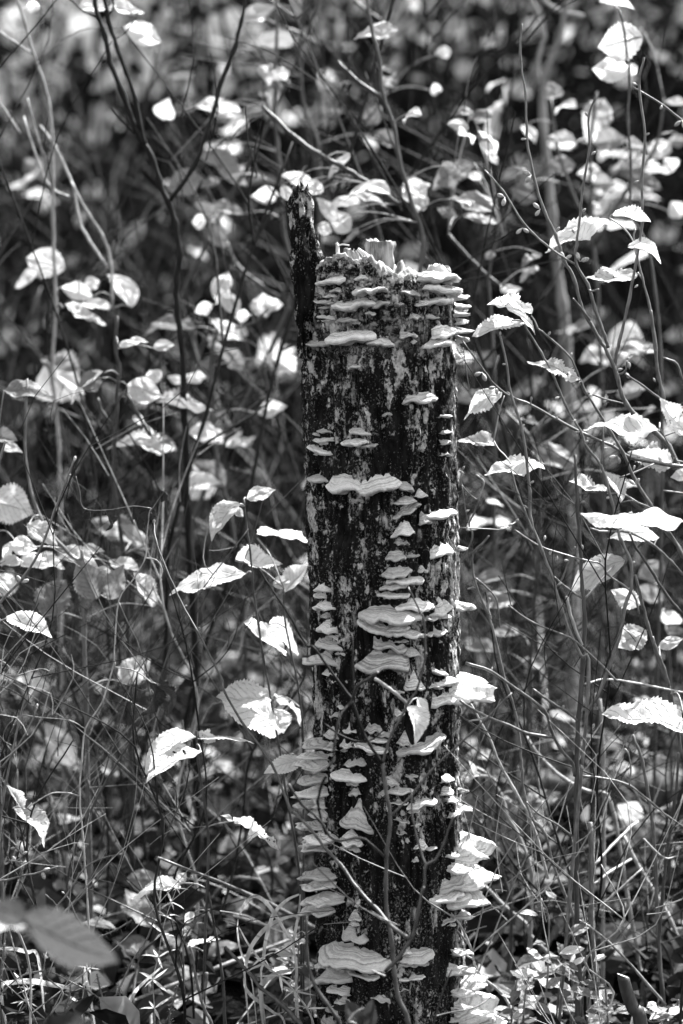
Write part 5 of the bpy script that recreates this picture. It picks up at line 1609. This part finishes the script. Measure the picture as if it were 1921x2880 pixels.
_r = random.Random(91)
for k in range(22):
    random_sapling(k, _r, 0.8 + 4.4 * ((k + _r.random()) / 22) ** 1.3, _r.uniform(-1, 1), True)
for k in range(70):
    random_sapling(k, _r, 0.4 + 4.5 * ((k + _r.random()) / 70) ** 1.2, _r.uniform(-1, 1), False)
for k in range(125):
    y = -0.12 + 1.9 * ((k + _r.random()) / 125) ** 1.2
    f = _r.uniform(-1, 1)
    if y < 0.12 and abs(in_strip(y, f) - float(axis(0.3))) < 0.14:
        continue
    random_sapling(k, _r, y, f, False, True)


def far_mass():
    """the wood beyond: leaves and brush on the bank, one mass"""
    rng = np.random.default_rng(12)
    n = 20000
    y = 4.2 + 11 * rng.random(n) ** 1.2
    f = rng.uniform(-1.25, 1.25, n)
    x = in_strip(y, f)
    h = rng.gamma(2.0, 0.30, n)
    # clumps and gaps
    dens = fbm(x * 1.3, y * 0.9, h * 1.5, 51, 3) + 0.25 * (f < -0.2) * (h > 0.3)
    keep = (dens > 0.05) & (h < 1.7) & ~((f < -0.1) & (rng.random(n) < 0.6))
    x, y, h = x[keep], y[keep], h[keep]
    n = len(x)
    z = gz(x, y) + h
    P = np.stack([x, y, z], -1)
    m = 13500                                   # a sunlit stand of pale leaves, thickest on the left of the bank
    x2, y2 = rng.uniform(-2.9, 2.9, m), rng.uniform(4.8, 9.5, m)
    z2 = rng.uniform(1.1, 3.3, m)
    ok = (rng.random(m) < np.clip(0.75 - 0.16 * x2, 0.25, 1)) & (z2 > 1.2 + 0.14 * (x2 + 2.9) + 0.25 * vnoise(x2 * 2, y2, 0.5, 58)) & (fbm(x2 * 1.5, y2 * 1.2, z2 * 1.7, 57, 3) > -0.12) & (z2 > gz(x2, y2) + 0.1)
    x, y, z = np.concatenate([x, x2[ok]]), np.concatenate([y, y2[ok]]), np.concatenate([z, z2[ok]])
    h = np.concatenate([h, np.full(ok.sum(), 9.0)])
    P = np.stack([x, y, z], -1)
    n = len(x)
    N = rng.normal(0, 0.6, (n, 3)) + np.array([0, -0.2, 0.8])
    N /= np.linalg.norm(N, axis=1)[:, None]
    A = np.cross(N, rng.normal(0, 1, (n, 3)))
    A /= np.linalg.norm(A, axis=1)[:, None]
    B = np.cross(N, A)
    L = (rng.uniform(0.04, 0.085, n) * np.where(h > 8, 2.0, 1.35))[:, None]
    W = L * 0.32
    V = np.stack([P - A * L * .5, P - A * L * .15 + B * W, P + A * L * .2 + B * W * .9, P + A * L * .5, P + A * L * .2 - B * W * .9 + N * L * .08, P - A * L * .15 - B * W + N * L * .08], 1).reshape(-1, 3)
    q = np.arange(n) * 6
    F = np.concatenate([np.stack([q, q + 1, q + 2, q + 3], -1), np.stack([q, q + 3, q + 4, q + 5], -1)])
    fq = (x - CAM[0]) / (HALF * (y - CAM[1]))
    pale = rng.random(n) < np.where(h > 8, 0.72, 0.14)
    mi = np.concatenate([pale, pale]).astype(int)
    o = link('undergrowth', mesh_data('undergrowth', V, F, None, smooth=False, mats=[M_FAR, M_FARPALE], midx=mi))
    tag(o, 'hazy mass of sunlit leaves on the far bank', 'undergrowth', kind='stuff')
    mb = MB()
    r = random.Random(5)
    for k in range(700):
        yy = 3.6 + 12 * r.random() ** 1.3
        xx = float(in_strip(yy, r.uniform(-1.3, 1.3)))
        z0 = float(gz(xx, yy))
        hh = r.uniform(0.6, 2.2)
        l = r.gauss(0, 0.22)
        pts = np.array([[xx, yy, z0 - 0.05], [xx + l * hh * 0.4, yy, z0 + hh * 0.5], [xx + l * hh, yy + r.gauss(0, .1), z0 + hh]])
        rr = r.choice([0.004, 0.006, 0.009, 0.014])
        mb.add(*tube(smooth_path(pts, 2), np.linspace(rr, rr * 0.4, 5), 4, False))
    o = link('brushwood', mb.data('brushwood', M_FARTWIG))
    tag(o, 'tangle of dark bare stems on the far bank', 'brushwood', kind='stuff')


far_mass()

# ================================================================== trees added out of view so their crowns shade the bank
def added_canopy_tree(k, tx, ty, label):
    r = np.random.default_rng(700 + k)
    h = 6.3 + 0.5 * r.random()
    off = np.array([SUN_DIR[0], SUN_DIR[1]]) / SUN_DIR[2] * h
    cx, cy = tx + off[0], ty + off[1]
    g0 = float(gz(cx, cy))
    cz = float(gz(tx, ty)) + h + 0.4
    S = Plant('added_shade_tree', label, 'tree', (cx, cy, g0))
    P = [np.array([cx + 0.06 * i * (-1) ** i, cy, g0 - 0.1 + (cz - g0) * i / 5]) for i in range(6)]
    S.stem(P, 0.13, 0.05, M_TWIGBLK, 'trunk', sides=12)
    mb = MB()
    for i in range(9):
        a = r.uniform(0, 6.28)
        b = P[3] + (P[5] - P[3]) * r.random()
        e = np.array([cx + 1.3 * math.cos(a), cy + 1.3 * math.sin(a), cz + r.uniform(-0.8, 0.9)])
        mb.add(*tube(smooth_path([b, (b + e) / 2 + np.array([0, 0, 0.2]), e], 3), np.linspace(0.035, 0.01, 7), 6))
    V = np.vstack(mb.v)
    link('limbs', mesh_data('limbs', V - S.b, mb.f, M_TWIGBLK), S.o)['kind'] = 'stuff'
    n = 1500
    d = r.normal(0, 1, (n, 3))
    d /= np.linalg.norm(d, axis=1)[:, None]
    Pl = np.array([cx, cy, cz]) + d * np.array([1.75, 1.75, 1.3]) * r.random(n)[:, None] ** 0.45
    Pl = Pl[fbm(Pl[:, 0] * 1.6, Pl[:, 1] * 1.6, Pl[:, 2] * 1.6, 61 + k, 2) > -0.12]
    n = len(Pl)
    N = r.normal(0, 0.6, (n, 3)) + np.array([0, 0, 0.8])
    N /= np.linalg.norm(N, axis=1)[:, None]
    A = np.cross(N, r.normal(0, 1, (n, 3)))
    A /= np.linalg.norm(A, axis=1)[:, None]
    B = np.cross(N, A)
    L = r.uniform(0.14, 0.26, n)[:, None]
    W = L * 0.36
    V = np.stack([Pl - A * L * .5, Pl + B * W, Pl + A * L * .5, Pl - B * W + N * L * 0.1], 1).reshape(-1, 3)
    o = link('crown', mesh_data('crown', V - S.b, np.arange(4 * n).reshape(-1, 4), M_FAR, smooth=False), S.o)
    o['kind'] = 'stuff'


for k, (tx, ty, lab) in enumerate(((0.9, 3.9, 'added tree shading the bank, nearest of the shade trees'), (-0.7, 4.4, 'added tree shading the bank behind the stump top'), (2.3, 5.6, 'added shade tree far off to the right'),
                                   (0.5, 6.6, 'added shade tree on the bank, second row at right'), (-1.5, 6.2, 'added tree shading the bank behind the stump spike'), (2.6, 9.2, 'tall added shade tree far right on the upper bank'),
                                   (0.4, 9.6, 'tall added shade tree on the upper bank, right of centre'), (3.4, 13.0, 'remote added shade tree at the bank top, far right'), (0.9, 13.0, 'remote added shade tree at the bank top'))):
    added_canopy_tree(k, tx, ty, lab)

# ================================================================== leaf litter and fallen sticks
_r = random.Random(33)
for k in range(300):
    y = -0.25 + 2.6 * _r.random() ** 1.25
    f = _r.uniform(-1.02, 1.02)
    x = in_strip(y, f)
    if (x - float(axis(0))) ** 2 + y * y < 0.011:
        continue
    z = float(gz(x, y)) + _r.uniform(0.004, 0.03)
    L = _r.uniform(0.05, 0.095)
    a = _r.uniform(0, 6.28)
    A = np.array([math.cos(a), math.sin(a), _r.uniform(-0.35, 0.35)])
    N = np.array([_r.gauss(0, .45), _r.gauss(-.1, .45), 1.0])
    w = L * _r.uniform(0.55, 0.8)
    M = leaf_frame(np.array([x, y, z]), A, N) @ Matrix.Diagonal((w, L, (w + L) / 2, 1))
    o = link('fallen_leaf', _r.choice(LV['l'] + LV['m'][:3] + LV['r'][:1]), None, M)
    tag(o, 'curled dead leaf lying in the litter around the stump', 'leaf', 'fallen leaves on the forest floor')


def litter_mass():
    rng = np.random.default_rng(8)
    n = 11000
    y = -0.3 + 6.5 * rng.random(n) ** 1.2
    x = in_strip(y, rng.uniform(-1.2, 1.2, n))
    z = gz(x, y) + rng.uniform(0.0, 0.03, n) + 0.10 * rng.random(n) ** 8
    P = np.stack([x, y, z], -1)
    N = rng.normal(0, 0.5, (n, 3)) + np.array([0, 0, 1.0])
    N /= np.linalg.norm(N, axis=1)[:, None]
    A = np.cross(N, rng.normal(0, 1, (n, 3)))
    A /= np.linalg.norm(A, axis=1)[:, None]
    B = np.cross(N, A)
    L = rng.uniform(0.02, 0.06, n)[:, None]
    W = L * 0.3
    V = np.stack([P - A * L * .5, P - A * L * .15 + B * W + N * L * .15, P + A * L * .2 + B * W * .9 + N * L * .1, P + A * L * .5, P + A * L * .2 - B * W * .9 + N * L * .2, P - A * L * .15 - B * W + N * L * .12], 1).reshape(-1, 3)
    q = np.arange(n) * 6
    F = np.concatenate([np.stack([q, q + 1, q + 2, q + 3], -1), np.stack([q, q + 3, q + 4, q + 5], -1)])
    o = link('leaf_litter', mesh_data('leaf_litter', V, F, None, smooth=False, mats=[mat_plain('litter', 0.003, 0.035, 12, 0.85, (1, 1, 1), 0.08, 0.1), mat_plain('pale litter', 0.12, 0.42, 12, 0.7, (1, 1, 1), 0.2, 0.3)], midx=np.tile((rng.random(n) < 0.12).astype(int), 2)))
    tag(o, 'broken dead leaves covering the forest floor', 'litter', kind='stuff')


litter_mass()
_r = random.Random(44)
for k in range(60):
    y = -0.2 + 3.0 * _r.random()
    x = in_strip(y, _r.uniform(-1, 1))
    if abs(x - float(axis(0))) < 0.12 and abs(y) < 0.15:
        continue
    a = _r.uniform(0, 6.28)
    L = _r.uniform(0.15, 0.6)
    el = _r.uniform(0.0, 0.5)
    b = np.array([x, y, float(gz(x, y)) + 0.006])
    d = np.array([math.cos(a) * math.cos(el), math.sin(a) * math.cos(el), math.sin(el)])
    P = [b, b + d * L * .5 + np.array([0, _r.uniform(-.02, .02), _r.uniform(0, .03)]), b + d * L]
    S = Plant('fallen_stick', 'thin dead stick lying across the leaf litter', 'stick', b, 'dead sticks on the forest floor')
    S.stem(P, _r.uniform(0.0016, 0.004), 0.0012, _r.choice([M_TWIG, M_STEM, M_TWIGPALE]), 'stick', sides=6)
